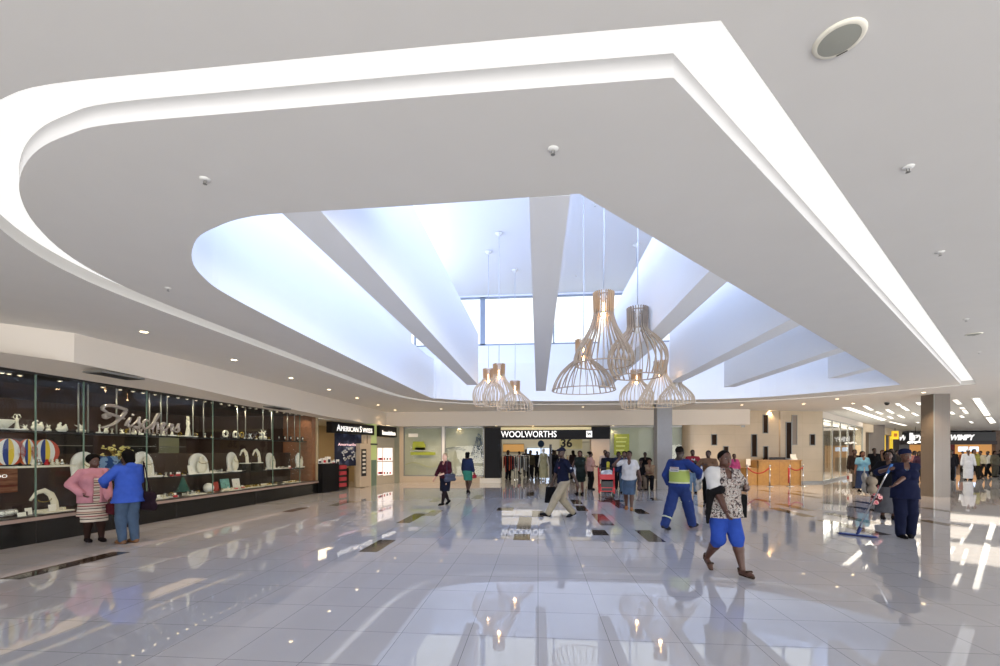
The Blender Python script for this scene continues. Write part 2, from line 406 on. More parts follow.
lo = [(-9.2, 0.5, 2.97), (-8.7, 6.79, 2.97), (-8.6, 9.0, 2.95), (-8.52, 11.5, 2.93), (-8.38, 16.0, 2.88), (-8.2, 22.6, 2.87)]
for i in range(5): b.quad(Vector(FA[i]), Vector(FA[i + 1]), Vector(lo[i + 1]), Vector(lo[i]))
b.quad(Vector((-8.3, 22, 2.87)), Vector((10.1, 22, 2.87)), Vector((10.1, 23.4, 2.87)), Vector((-8.3, 23.4, 2.87)))
struct(b.build('trim_9', M['fascia']))
# reception wall with recessed niches, its left end rounded
RW = Wall((7.5, 21.95), (14.3, 23.5))
GF = Wall((14.3, 23.5), (22.6, 32.8))        # glazed shop front running off to the right
b = B(); b.box(0, 2.66, -0.3, 0, 0, 2.865, RW.M).box(2.66, RW.L, -0.3, 0, 0, CZ, RW.M)
rc = [(7.5 + 0.45 * math.sin(a) * -1, 22.35 - 0.45 * math.cos(a)) for a in [R(i * 12) for i in range(8)]]
b.wallstrip(rc, 0, 2.87, closed=False, flip=True)
struct(b.build('wall_reception', M['stone']))
struct(B().box(0.3, RW.L, 0, 0.015, 0, 0.1, RW.M).build('baseboard_reception', M['trimg']))
for k, (x0, y0, x1, y1) in enumerate(((711, 434, 717, 445.5), (723, 446, 728.5, 456), (751, 434, 757, 457), (762.5, 414.5, 768, 433.5), (763, 446, 768, 461),
                       (785.5, 422, 791.5, 459), (791.5, 415, 797, 445), (809.5, 434, 815, 445.5))):
    u0, u1, z0, z1 = RW.rect(x0, y0, x1, y1); z1 = min(z1, CZ - 0.01)
    m = M['niche_g'] if k == 6 else M['niche']
    o = B().box(u0 + 0.03, u1 - 0.03, 0.0, 0.012, z0 + 0.03, z1 - 0.03, RW.M).build('trim_%d' % (20 + k), m); struct(o)
    f = B(); f.box(u0, u1, 0, 0.03, z0, z0 + 0.03, RW.M).box(u0, u1, 0, 0.03, z1 - 0.03, z1, RW.M).box(u0, u0 + 0.03, 0, 0.03, z0, z1, RW.M).box(u1 - 0.03, u1, 0, 0.03, z0, z1, RW.M)
    f.build('frame', M['trimg'], o)
u = RW.u(779.5); struct(B().box(u, u + 0.12, 0, 0.05, 0, CZ, RW.M).build('trim_28', M['beige']))

# columns
def column(x, y, s, name):
    o = B().box(-s / 2, s / 2, -s / 2, s / 2, 0, CZ).build(name, M['colm'] if x > 10 else M['colg'], loc=(x, y, 0)); struct(o)
    f = B(); 
    for i in (-1, 1): f.box(i * 0.012 - 0.006 - (s / 2), i * 0.012 - s / 2 + 0.006, -s / 2 - 0.012, -s / 2 + 0.0, 0.0, CZ)
    f.build('corner_strip', M['trimg'], o)
    return o
column(14.04, 16.88, 0.53, 'column_right')
column(5.29, 19.25, 0.6, 'column_centre')
for px, t, s in ((871.5, 34, 1.1), (900.5, 45, 0.95)):
    p = at(px, t); column(p[0], p[1], s, 'column_corridor')

# ------------------------------------------------------------------ floor inlays (dark slabs set flush in the tiles)
def inlay(nx, ny, fx, fy, m='inlay', w=0.3):
    a, c = bp(nx, ny, 0), bp(fx, fy, 0); X = (a[0] + c[0]) / 2; X = round(X / 0.3) * 0.3 if X < 7 else X
    b = B().box(-w / 2, w / 2, 0, abs(c[1] - a[1]), 0, 0.0015)
    b.build('trim_%d' % (100 + inlay.k), M[m], loc=(X, min(a[1], c[1]), 0))['kind'] = 'structure'; inlay.k += 1
inlay.k = 0
for q in ((0, 579, 124, 552), (372, 552, 390, 540), (404.8, 523, 424.8, 513.6), (428.8, 516, 440, 510.4, 'inlayg'), (334, 506, 354, 501, 'inlayg'), (288, 512, 311, 507.5),
          (426, 502, 441, 497, 'inlayg'), (475, 498.8, 482, 495), (516, 529, 521, 517), (514, 540, 516, 534), (526, 496, 527, 492), (544, 517, 543, 511), (579, 504, 577, 499.8),
          (585, 511, 582, 505.7), (611, 525.4, 601, 514), (608, 535.4, 603, 530), (663, 542, 647, 530.4), (622, 508.4, 609, 498, 'inlay_refl'), (646, 514, 639, 509),
          (605, 502, 603, 500, 'inlay_refl'), (622, 502, 620, 500), (655, 500.3, 652, 498), (700, 507, 697, 504.7), (694, 497, 692, 495), (580, 496.5, 578, 493)):
    inlay(*q)
inlay(501.5, 510.6, 502.3, 507.6, 'inlay', 0.45)
for q in ((820, 517, 774, 508), (816, 510.6, 774, 503.8), (820, 498.4, 789.5, 493), (815.6, 494, 794, 491), (768, 501.6, 755, 499), (774, 492, 758, 490), (885, 524, 823, 513.3),
          (886.7, 535, 815.6, 520), (896.6, 514, 850, 506.6), (835, 504, 821, 502), (882, 506, 857, 501), (953, 526, 923, 520), (958, 512.6, 922, 507.5)):
    inlay(*q)

# ------------------------------------------------------------------ ceiling fittings
LABL = []
def downlight(px, py, z, label, group, power=14):
    x, y = bp(px, py, z)
    t = thing('downlight', (x, y, z), label, 'ceiling light', group=group)
    B().lathe([(0.055, 0), (0.075, -0.004), (0.08, 0.0), (0.08, 0.01)], seg=16, cap=False).build('bezel', M['trimw'], t)
    B().lathe([(0.001, -0.002), (0.055, -0.002)], seg=16, cap=False).xf(Matrix.Scale(-1, 4, (0, 0, 1)) @ Matrix.Translation((0, 0, 0.0))).build('diffuser', M['lampw'], t, loc=(0, 0, -0.004))
    if power:
        d = bpy.data.lights.new('downlight_beam', 'SPOT'); d.energy = power; d.spot_size = R(120); d.spot_blend = 0.6; d.shadow_soft_size = 0.04; d.color = lin('FFDCB2')
        o = bpy.data.objects.new('downlight_beam', d); link(o, t); o.location = (0, 0, -0.03)
for i, (px, py) in enumerate([(144, 332), (234, 360), (291, 378), (329, 389.6), (357, 398), (378, 405), (395, 410)]):
    downlight(px, py, CZ, 'small round downlight number %s back in the row along the left shop bulkhead' % ('one two three four five six seven'.split()[i]), 'downlights along the left bulkhead', 110)
for i, (px, py) in enumerate([(441, 409), (452, 415), (412, 416), (492.5, 414), (533, 413.3), (583, 407), (577.6, 413), (622.7, 412.5), (686, 415), (716, 411), (742, 405),
                              (751, 413), (770, 410.6), (789.6, 413), (800.8, 412.6), (803.7, 404), (837, 399), (853, 403.5), (923.5, 392.5)]):
    downlight(px, py, CZ, 'small round warm downlight in the ceiling beyond the skylight, number %d counted from the left' % (i + 1), 'downlights beyond the skylight', 70 if 742 < px < 802 else 260)
for i, (px, py) in enumerate([(459, 426.5), (465, 429), (496, 426), (533, 426), (613, 425.5), (686.5, 426.4), (698, 425.3)]):
    downlight(px, py, 2.866, 'small round downlight in the low soffit over the shop fronts, number %d from the left' % (i + 1), 'downlights in the shop soffit', 22)

def panel(pts, label, name='light_panel', n=''):
    P = [bp(x, y, CZ) for x, y in pts]; cx = sum(p[0] for p in P) / len(P); cy = sum(p[1] for p in P) / len(P)
    t = thing(name, (cx, cy, CZ), label, 'ceiling light')
    L = [(p[0] - cx, p[1] - cy) for p in P]
    B().poly([L], -0.006, False).build('diffuser', M['lamp'], t)
    b = B(); L3 = [(x, y, -0.004) for x, y in L]; b.tube(L3, 0.02, 4, closed=True); b.build('frame', M['trimw'], t)
panel([(840, 407), (849.6, 407), (887, 419.4), (882, 420.6)], 'longest white light strip in the corridor ceiling, above the glazed shop front')
panel([(887.5, 421.6), (891, 421.4), (908, 425.2), (904, 425.8)], 'short light strip continuing the longest strip above the corridor')
panel([(971.5, 398), (979.5, 397.6), (991, 415), (984, 416)], 'wide rectangular ceiling light at the right, behind the big brown column')
panel([(985, 417.2), (991.5, 416.6), (996.5, 422.6), (990, 423.4)], 'small rectangular ceiling light just past the wide one at the right')
LIN = [(150, 160, 200, 188), (228, 197, 262, 212), (290, 182, 333, 207), (355, 145, 375, 160), (385, 163, 425, 190), (450, 203, 488, 224), (362, 217, 400, 236), (300, 225, 328, 240),
       (483, 138, 505, 155), (716, 122, 748, 150), (770, 183, 795, 210), (757, 170, 772, 180), (688, 197, 710, 213), (755, 222, 770, 234), (810, 255, 830, 270), (480, 262, 492, 268)]
for i, (x0, y0, x1, y1) in enumerate(LIN):
    a = bp(840 + x0 / 6.25, 380 + y0 / 6.25, CZ); c = bp(840 + x1 / 6.25, 380 + y1 / 6.25, CZ)
    dv = Vector((c[0] - a[0], c[1] - a[1])); L = min(dv.length, 3.0); dv.normalize(); nn = Vector((-dv.y, dv.x)) * 0.075
    cx, cy = (a[0] + c[0]) / 2, (a[1] + c[1]) / 2
    t = thing('linear_light', (cx, cy, CZ), 'short slim light in the corridor ceiling grid, number %d counted from the left' % (i + 1), 'ceiling light', group='slim lights in the corridor ceiling')
    q = [tuple(s1 * dv * L / 2 + s2 * nn) for s1, s2 in ((-1, -1), (1, -1), (1, 1), (-1, 1))]
    B().poly([q], -0.008, False).build('diffuser', M['lamp'], t)
    B().tube([(x, y, -0.004) for x, y in q], 0.015, 4, closed=True).build('frame', M['trimw'], t)
for px, t_, pw in ((905, 30, 150), (960, 34, 150), (985, 22, 150)):
    p = at(px, t_); area('corridor_ceiling_light', (p[0], p[1], CZ - 0.03), (0, 0, R(-45)), 6, 6, pw, 'FFF0DC')

def ceiling_speaker(px, py, label):
    x, y = bp(px, py, CZ); t = thing('ceiling_speaker', (x, y, CZ), label, 'speaker', rz=R(-40))
    B().lathe([(0.086, -0.010), (0.098, -0.010), (0.107, -0.005), (0.109, 0.002)], seg=40, cap=False).build('bezel', M['cream'], t)
    g = B().lathe([(0.087, -0.009), (0.05, -0.012), (0.001, -0.013)], seg=40, cap=False).build('grille', M['grille'], t)
    B().box(-0.022, 0.022, 0.089, 0.095, -0.0115, -0.010).build('badge', M['darkm'], t)
ceiling_speaker(839, 39, 'round grey-grilled ceiling speaker in the right of the ceiling, largest in view')
ceiling_speaker(974, 334, 'round ceiling speaker seen edge-on at the far right')
def sprinkler(px, py, z, label):
    x, y = bp(px, py, z); t = thing('sprinkler_head', (x, y, z), label, 'sprinkler', group='fire sprinklers'); t.scale = (.8, .8, .8)
    B().lathe([(0.045, 0.0), (0.043, -0.006), (0.02, -0.01), (0.012, -0.012)], seg=20).build('escutcheon', M['trimw'], t)
    B().tube([(-0.008, 0, -0.01), (-0.012, 0, -0.03), (0, 0, -0.045)], 0.003, 6).tube([(0.008, 0, -0.01), (0.012, 0, -0.03), (0, 0, -0.045)], 0.003, 6).build('yoke', M['trimg'], t)
    B().lathe([(0.018, -0.045), (0.018, -0.048)], seg=14).build('deflector', M['trimg'], t)
for q in ((908, 167, CZ, 'sprinkler head between the large speaker and the right edge'), (553, 149, CZ, 'sprinkler head on the ceiling island above the central fin'),
          (205, 179, CZ, 'sprinkler head on the island left of the skylight'), (168, 288, CZ, 'sprinkler head near the curved left end of the cove'),
          (940, 252, CZ, 'sprinkler head at the right, in front of the edge-on speaker'), (966, 319, CZ, 'sprinkler head beside the edge-on speaker'),
          (349, 371, CZ, 'sprinkler head on the island near the far left corner of the skylight'), (979, 352, CZ, 'farthest sprinkler head at the right'),
          (595, 205, LZ, 'sprinkler head high in the skylight ceiling beside the lamp canopy'), (576, 275.5, LZ, 'sprinkler head deep in the skylight ceiling')):
    sprinkler(*q)
x, y = bp(887, 402, CZ); t = thing('dome_camera', (x, y, CZ), 'black dome security camera hanging from the corridor ceiling', 'camera')
B().lathe([(0.05, 0), (0.09, -0.02), (0.09, -0.05)], seg=20).build('housing', M['trimg'], t)
B().lathe([(0.085, -0.05), (0.075, -0.09), (0.045, -0.125), (0.001, -0.14)], seg=20).build('dome', M['blackp'], t)
x, y = bp(428, 430.5, 2.866); t = thing('security_camera', (x, y, 2.866), 'black bullet camera under the soffit over the left glazing', 'camera')
B().lathe([(0.04, 0), (0.04, -0.02)], seg=12).tube([(0, 0, -0.02), (0, 0, -0.08)], 0.012).build('bracket', M['blackp'], t)
B().tube([(0.12, 0.03, -0.06), (-0.1, -0.08, -0.12)], 0.04, 10).build('housing', M['blackp'], t)
for q, lb in ((((89, 373), (114, 372.6), (140, 378), (116, 379.5)), 'grey ventilation grille in the soffit above the script shop sign'),
              (((262, 407), (276, 406), (291, 409), (280, 410)), 'grey ventilation grille in the soffit near the far end of the jeweller')):
    P = [bp(x, y, 3.0 if 'script' in lb else 2.91) for (x, y) in q]
    z = (2.995 if 'script' in lb else 2.90); cx = sum(p[0] for p in P) / 4; cy = sum(p[1] for p in P) / 4
    t = thing('air_vent', (cx, cy, z), lb, 'vent')
    B().box(-0.19, 0.19, -0.42, 0.42, -0.004, 0.03).build('frame', M['trimg'], t)
    b = B()
    for k in range(12): b.box(-0.16, 0.16, -0.39 + k * 0.066, -0.36 + k * 0.066, -0.008, -0.003)
    b.build('slats', M['darkm'], t)

# ------------------------------------------------------------------ slatted pendant lamps
def pendant(px, t_, py_top, prof, label, cap_r=0.165, cap_h=0.36, n=28, top=LZ - 0.01, lit=True, rings=(), slat=None, lean=0.0, capm=None):
    x, y = at(px, t_); ztop = EYE + (HZ - py_top) * t_ / F
    T = thing('pendant_lamp', (x, y, ztop), label, 'pendant lamp', rz=random.random(), group='slatted wooden pendant lamps')
    slat = slat or M['slat']; th = 0.006
    b = B(); c = B()
    for k in range(n):
        q = 2 * math.pi * k / n; ca, sa = math.cos(q), math.sin(q)
        rt = Vector((ca, sa, 0)); tt = Vector((-sa, ca, 0))
        def strip(bb, pr, w):
            n0 = len(bb.v)
            for i, (r, z) in enumerate(pr):
                d = Vector((pr[min(i + 1, len(pr) - 1)][0] - pr[max(i - 1, 0)][0], pr[min(i + 1, len(pr) - 1)][1] - pr[max(i - 1, 0)][1])).normalized()
                no = Vector((-d.y, d.x)) * w / 2
                if no.x < 0: no = -no
                for sr, st in ((-1, -1), (1, -1), (1, 1), (-1, 1)):
                    bb.v.append(rt * (r + sr * no.x) + tt * (st * th) + Vector((0, 0, z + sr * no.y)))
            for i in range(len(pr) - 1):
                for e in range(4):
                    f = (e + 1) % 4; a0 = n0 + i * 4; bb.f.append((a0 + e, a0 + f, a0 + 4 + f, a0 + 4 + e)); bb.s.append(False)
            bb.f.append((n0 + 3, n0 + 2, n0 + 1, n0)); m0 = n0 + 4 * (len(pr) - 1); bb.f.append((m0, m0 + 1, m0 + 2, m0 + 3)); bb.s += [False, False]
        strip(b, prof, 0.026)
        strip(c, [(cap_r, 0.0), (cap_r * 0.97, -cap_h * 0.5), (cap_r * 0.93, -cap_h)], 0.036)
    b.build('slat_cage', slat, T); c.build('cap', capm or M['slatd'], T)
    for r, z in list(rings) + [prof[-1], (cap_r * 0.9, -0.05), (cap_r * 0.86, -cap_h)]:
        B().tube([(r * math.cos(2 * math.pi * k / 40), r * math.sin(2 * math.pi * k / 40), z) for k in range(40)], 0.011, 6, closed=True).build('ring', slat, T)
    B().lathe([(0.012, 0.05), (0.03, 0.02), (0.032, -0.12), (0.02, -0.16)], seg=12).build('socket', M['trimw'], T)
    z0 = top - ztop
    B().tube([(0, 0, 0.04), (0.01, 0, z0 * 0.3), (0.0, 0.01, z0 * 0.7), (0, 0, z0 - 0.02)], 0.009, 6).build('cord', M['cord'], T)
    B().lathe([(0.11, z0), (0.1, z0 - 0.03), (0.03, z0 - 0.06), (0.012, z0 - 0.1)], seg=20).build('canopy', M['trimw'], T)
    zb = -cap_h - 0.02
    B().ell((0, 0, zb), 0.045, 0.045, 0.06, 12, 10).lathe([(0.02, zb + 0.05), (0.018, zb + 0.2)], seg=8).build('bulb', M['bulb'] if lit else M['trimw'], T)
    if lit:
        d = bpy.data.lights.new('bulb_light', 'POINT'); d.energy = 4; d.color = lin('FFD09A'); d.shadow_soft_size = 0.05
        o = bpy.data.objects.new('bulb_light', d); link(o, T); o.location = (0, 0, zb - 0.08)
    return T
bell = smooth([(0.155, -0.3), (0.17, -0.42), (0.23, -0.6), (0.34, -0.8), (0.45, -0.98), (0.495, -1.12), (0.485, -1.22)])
dome = smooth([(0.155, -0.32), (0.2, -0.44), (0.34, -0.56), (0.5, -0.72), (0.62, -0.92), (0.68, -1.1)])
globe = smooth([(0.16, -0.3), (0.19, -0.4), (0.34, -0.54), (0.46, -0.72), (0.49, -0.88), (0.46, -1.03), (0.39, -1.17)])
sph = smooth([(0.16, -0.3), (0.25, -0.42), (0.42, -0.58), (0.5, -0.78), (0.49, -0.98), (0.42, -1.17)])
flare = smooth([(0.15, -0.3), (0.2, -0.4), (0.36, -0.54), (0.54, -0.72), (0.62, -0.86), (0.63, -1.02)])
tall = smooth([(0.155, -0.3), (0.2, -0.44), (0.32, -0.6), (0.44, -0.82), (0.48, -1.02), (0.44, -1.2)])
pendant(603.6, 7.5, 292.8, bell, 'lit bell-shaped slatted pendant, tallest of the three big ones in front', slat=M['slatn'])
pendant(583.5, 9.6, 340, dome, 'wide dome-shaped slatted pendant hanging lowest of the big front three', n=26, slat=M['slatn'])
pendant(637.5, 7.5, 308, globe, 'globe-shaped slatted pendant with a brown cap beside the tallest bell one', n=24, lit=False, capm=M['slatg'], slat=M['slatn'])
pendant(488.5, 14.0, 369, sph, 'round slatted pendant at the left edge of the left cluster', n=26)
pendant(499, 12.8, 364, tall, 'tall slatted pendant in the middle of the left cluster', n=26)
pendant(515, 15.4, 381, flare, 'flared slatted pendant, lowest and rightmost of the left cluster', n=28)
pendant(636.5, 13.5, 370, sph, 'round lit slatted pendant behind the big globe, left of the brown column', n=26)
pendant(660.5, 12.0, 361, smooth([(0.155, -0.3), (0.19, -0.42), (0.3, -0.6), (0.46, -0.85), (0.58, -1.08), (0.6, -1.22)]), 'bell-shaped slatted pendant in front of the grey column', n=26)
pendant(676.3, 13.6, 372, [(r * .84, z * .95) for r, z in flare], 'small flared slatted pendant at the right of the rear right cluster', n=28, lit=False, capm=M['slatg'])

# ------------------------------------------------------------------ the jeweller's shop front on the left
SH = -0.42                                   # middle of the shelves, behind the glass
sf = thing('jewellery_shopfront', GW.P(0, 0), 'long glazed jewellery shop front on a black granite plinth', 'shop front')
sfi = Matrix.Translation(-Vector(sf.location))
uR = GW.L
B().box(0, uR, -0.5, 0.0, 0, 0.40, sfi @ GW.M).build('plinth', M['granite'], sf)
b = B()
for px in (36, 112, 176, 256): 
    u = GW.u(px); b.box(u - 0.004, u + 0.004, 0.0, 0.003, 0.0, 0.4, sfi @ GW.M)
b.build('plinth_joints', M['dark'], sf)
B().box(0, uR, -0.5, 0.03, 0.40, 0.46, sfi @ GW.M).build('sill', mat('pinkish_sill', '9A8880', 0.25), sf)
B().box(0, uR, -1.5, 0.0, 2.93, 3.0, sfi @ GW.M).build('head', M['dark'], sf)
B().box(uR - 0.35, uR, -1.2, -0.05, 0.0, 2.93, sfi @ GW.M).build('end_panel', M['woodr'], sf)
joints = [0.0] + [GW.u(px) for px in (36, 84, 147, 213, 273, 300)] + [uR]
for a, c in zip(joints, joints[1:]):
    p = B().box(a + 0.006, c - 0.006, -0.012, 0.0, 0.46, 2.93, sfi @ GW.M).build('glass_pane', M['glass'], sf)
for a in joints[1:]:
    B().box(a - 0.008, a + 0.008, -0.02, 0.004, 0.46, 2.93, sfi @ GW.M).build('glass_edge', M['glassedge'], sf)
# shop interior shell
b = B().box(-3, uR, -5.1, -5.0, 0, 3.0, GW.M).box(uR, uR + 0.1, -5.1, -0.5, 0, 3.0, GW.M).box(-3, uR, -5.1, 0, 2.96, 3.0, GW.M)
struct(b.build('wall_shop_left', mat('maroon_brown_wall', '4A332A', 0.6, noise=0.2, nscale=1.5)))
struct(B().box(-3, uR, -0.95, -0.90, 0.4, 1.55, GW.M).build('trim_60', M['brown']))
struct(B().box(-3, uR, -0.9, 0, 0.40, 0.485, GW.M).build('trim_61', mat('dark_display_deck', '35302B', 0.35)))
def warm_area(w, u, z, off, sx, sy, pw, col='FFE6C0'):
    p = w.P(u, z, off); return area('display_strip_light', p, (0, 0, math.atan2(w.d.y, w.d.x)), sx, sy, pw, col)
warm_area(GW, 7.5, 2.9, -3.2, 12, 1.5, 50, 'FFD9A8')
# long display shelves with their hanging rods
def shelf(u0, u1, z, label, rods=(), off=SH, dp=0.34, m='darkm', th=0.035, top=2.93):
    o = GW.P((u0 + u1) / 2, z, off); t = thing('display_shelf', o, label, 'shelf'); I = Matrix.Translation(-o)
    B().box(u0, u1, off - dp / 2, off + dp / 2, z - th, z, I @ GW.M).build('board', M[m], t)
    for px in rods:
        u = GW.u(px, off + dp / 2 - 0.04)
        B().tube([I @ GW.P(u, z, off + dp / 2 - 0.04), I @ GW.P(u, top, off + dp / 2 - 0.04)], 0.014, 8).build('rod', M['rod'], t)
    return t
shelf(0.5, uR - 0.36, 1.97, 'long dark upper display shelf in the jewellery window, hung on pale rods', (78.5, 88, 116.5, 149.5, 161, 167, 193, 203.5, 237.5, 245.5, 263, 271.5, 287.5, 294.5, 306, 313))
shelf(GW.u(100, SH), uR - 0.36, 0.98, 'long dark lower display shelf in the jewellery window carrying white necklace stands', (), off=SH - 0.1)
shelf(GW.u(11, SH), GW.u(73, SH), 1.34, 'short pale shelf under the colourful panels in the jewellery window', (), m='cream', off=SH - 0.1)
b = B()
for k, px in enumerate((2, 9, 20, 60, 103, 120, 133, 143, 155, 168, 178, 187, 196, 205, 212, 221, 229, 236, 243, 250, 256, 263, 270, 277, 284, 290, 296, 302, 308)):
    u = GW.u(px, -0.3); p = GW.P(u, 2.925, -0.3)
    t = thing('display_spotlight', p, 'tiny spotlight in the black head of the jewellery window, number %d from the left' % (k + 1), 'ceiling light', group='tiny spotlights over the jewellery window')
    B().lathe([(0.035, 0.003), (0.04, -0.012), (0.03, -0.014)], seg=10, cap=False).build('bezel', M['trimw'], t)
    B().lathe([(0.03, -0.01), (0.001, -0.01)][::-1], seg=10, cap=False).build('diffuser', M['lampw'], t)
    d = bpy.data.lights.new('display_beam', 'SPOT'); d.energy = 11 if k > 2 else 7; d.spot_size = R(130); d.spot_blend = .7; d.shadow_soft_size = .02; d.color = lin('FFF0D4')
    o = bpy.data.objects.new('display_beam', d); link(o, t); o.location = (0, 0, -0.03)

# script sign: strokes of each letter as flat ribbons
sg = thing('script_sign', GW.P(GW.u(140), 2.2, 0.03), 'large silver script sign hanging behind the jewellery shop glass', 'sign')
SB = {  # letter strokes in sign units, x to the right, y up
 'F': [[(0.35, 1.05), (0.15, 1.2), (0.0, 1.35), (0.15, 1.6), (0.6, 1.72), (1.1, 1.66), (1.6, 1.5), (1.45, 1.1), (1.15, 0.65), (0.8, 0.2), (0.35, -0.1), (0.0, -0.25)], [(0.55, 0.78), (0.25, 0.6), (0.1, 0.75), (0.45, 0.95), (0.9, 0.9), (1.5, 0.72)]],
 'i': [[(1.55, 0.1), (1.7, 0.45), (1.95, 0.85), (1.75, 0.3), (1.85, 0.05), (2.1, 0.25)], [(2.08, 1.12), (2.16, 1.18)]],
 's': [[(2.1, 0.25), (2.45, 0.65), (2.6, 1.0), (2.55, 0.6), (2.65, 0.25), (2.45, 0.0), (2.2, 0.1), (2.5, 0.1), (2.85, 0.3)]],
 'c': [[(3.3, 0.75), (3.15, 0.85), (2.95, 0.6), (2.9, 0.2), (3.1, 0.0), (3.45, 0.3)]],
 'h': [[(3.45, 0.3), (3.85, 0.8), (4.15, 1.4), (4.2, 1.6), (3.95, 1.2), (3.65, 0.3), (3.6, 0.05), (3.8, 0.5), (4.05, 0.7), (4.1, 0.4), (4.1, 0.1), (4.35, 0.2)]],
 'e': [[(4.35, 0.2), (4.7, 0.55), (4.65, 0.75), (4.45, 0.6), (4.4, 0.25), (4.6, 0.02), (4.95, 0.3)]],
 'r': [[(4.95, 0.3), (5.15, 0.75), (5.2, 0.6), (5.4, 0.65), (5.3, 0.3), (5.35, 0.05), (5.6, 0.25)]],
 's2': [[(5.6, 0.25), (5.85, 0.6), (5.95, 0.85), (5.9, 0.5), (5.98, 0.2), (5.8, 0.0), (5.6, 0.08)]],
}
su0, su1, sz0, sz1 = GW.rect(101, 399, 178, 424); sk = (su1 - su0) / 6.0; cu0 = GW.u(140)
zb = 2.03
for k, strokes in SB.items():
    b = B()
    for st in strokes:
        st = smooth(st, 4) if len(st) > 2 else st
        pts = [Vector(((x * sk + su0 - cu0), 0.0, zb + 0.10 + y * 0.235 - x * 0.012 - 2.2)) for x, y in st]
        w = 0.045 if k == 'F' else 0.034
        b.tube(pts, [w * (0.6 + 0.5 * math.sin(math.pi * (i + 0.5) / len(pts))) for i in range(len(pts))], 8, sy=0.7)
    d, n = GW.d, GW.n
    b.xf(Matrix(((d.x, -n.x, 0, 0), (d.y, -n.y, 0, 0), (0, 0, 1, 0), (0, 0, 0, 1)))); b.build('letter', M['steel_letters'], sg)
text_mesh('small_letters', 'J E W E L L E R S', 0.14, M['steel_letters'], sg, Matrix.Translation(-Vector(sg.location)) @ wframe(GW, GW.u(128), 2.0, 0.02), 0.02, width=GW.u(166) - GW.u(128))

# things on display
def put(px, z, off=SH): return GW.P(GW.u(px, off), z, off)
GZ = math.atan2(GW.n.y, GW.n.x) - R(90) - R(0)     # local +y towards the room -> rotate
GZ = math.atan2(GW.n.y, GW.n.x) + R(90)             # local -y towards the room
def necklace_stand(p, h, w, label, group='white necklace stands in the jewellery window', kind='arch'):
    t = thing('necklace_stand', p, label, 'display stand', rz=GZ, group=group)
    if kind == 'arch':
        lp = [(-w / 2, 0), (w / 2, 0), (w / 2, h * 0.5)] + [(w / 2 * math.cos(R(a)), h * 0.5 + h * 0.5 * math.sin(R(a))) for a in range(15, 180, 15)] + [(-w / 2, h * 0.5)]
        b = B().prism(lp, -0.02, 0.02, Matrix.Translation((0, 0.08, 0)) @ Matrix.Rotation(R(82), 4, 'X')); b.build('back_board', M['white_d'], t)
        b = B(); b.ell((0, 0.02, h * 0.36), w * 0.3, 0.05, h * 0.34, 14, 10).ell((0, 0.03, h * 0.68), w * 0.13, 0.04, h * 0.16, 10, 8); b.build('bust', M['cream'], t)
        B().box(-w * 0.62, w * 0.62, -0.1, 0.1, 0, 0.03).build('base', M['white_d'], t)
    else:
        pts = [(0.16 * w * 4 * (i / 8 - 0.5), 0, h * math.sin(math.pi * (0.15 + 0.6 * i / 8))) for i in range(9)]
        b = B(); b.tube([(-w * 0.5, 0, h * 0.6), (-w * 0.25, 0, h * 0.93), (0.02, 0, h), (w * 0.3, -0.01, h * 0.8), (w * 0.42, -0.02, h * 0.45), (w * 0.45, -0.03, 0.0)], [0.012, 0.02, 0.026, 0.03, 0.034, 0.038], 10, sy=1.8); b.build('bust', M['cream'], t)
        B().box(-w * 0.2, w * 0.7, -0.1, 0.1, 0, 0.025).build('base', M['white_d'], t)
    b = B(); b.tube([(0.09 * math.sin(R(a)) * w * 3, -0.04, h * 0.62 - 0.13 * h * math.cos(R(a))) for a in range(-90, 91, 20)], 0.006, 6); b.build('necklace', M['gold'], t)
    return t
necklace_stand(put(90, 0.98), 0.62, 0.52, 'big round-backed white necklace stand behind the woman in the pink jacket')
necklace_stand(put(147.5, 1.0), 0.60, 0.5, 'white necklace stand just right of the woman in the blue coat')
necklace_stand(put(202.5, 1.0), 0.55, 0.62, 'widest round-backed white necklace stand, in the middle of the lower shelf')
necklace_stand(put(236, 1.0), 0.58, 0.42, 'narrow white necklace stand right of the widest one')
necklace_stand(put(273.5, 1.0), 0.55, 0.42, 'narrow white necklace stand second from the right end of the lower shelf')
necklace_stand(put(303.5, 1.0), 0.55, 0.62, 'round-backed white necklace stand at the right end of the lower shelf')
necklace_stand(put(243.5, 1.22), 0.42, 0.3, 'curved pale neck-shaped stand, left of two on the lower shelf', kind='neck')
necklace_stand(put(256, 1.22), 0.42, 0.3, 'curved pale neck-shaped stand, right of two on the lower shelf', kind='neck')
for px in (243.5, 256):
    t = thing('riser_block', put(px, 0.98), 'small glassy riser block under the %s neck-shaped stand' % ('left' if px < 250 else 'right'), 'display stand', rz=GZ)
    B().box(-0.2, 0.2, -0.1, 0.1, 0, 0.24).build('block', M['dark'], t)
necklace_stand(put(43, 0.485, -0.3), 0.4, 0.4, 'tall curved pale necklace stand on the deck at the far left', kind='neck')

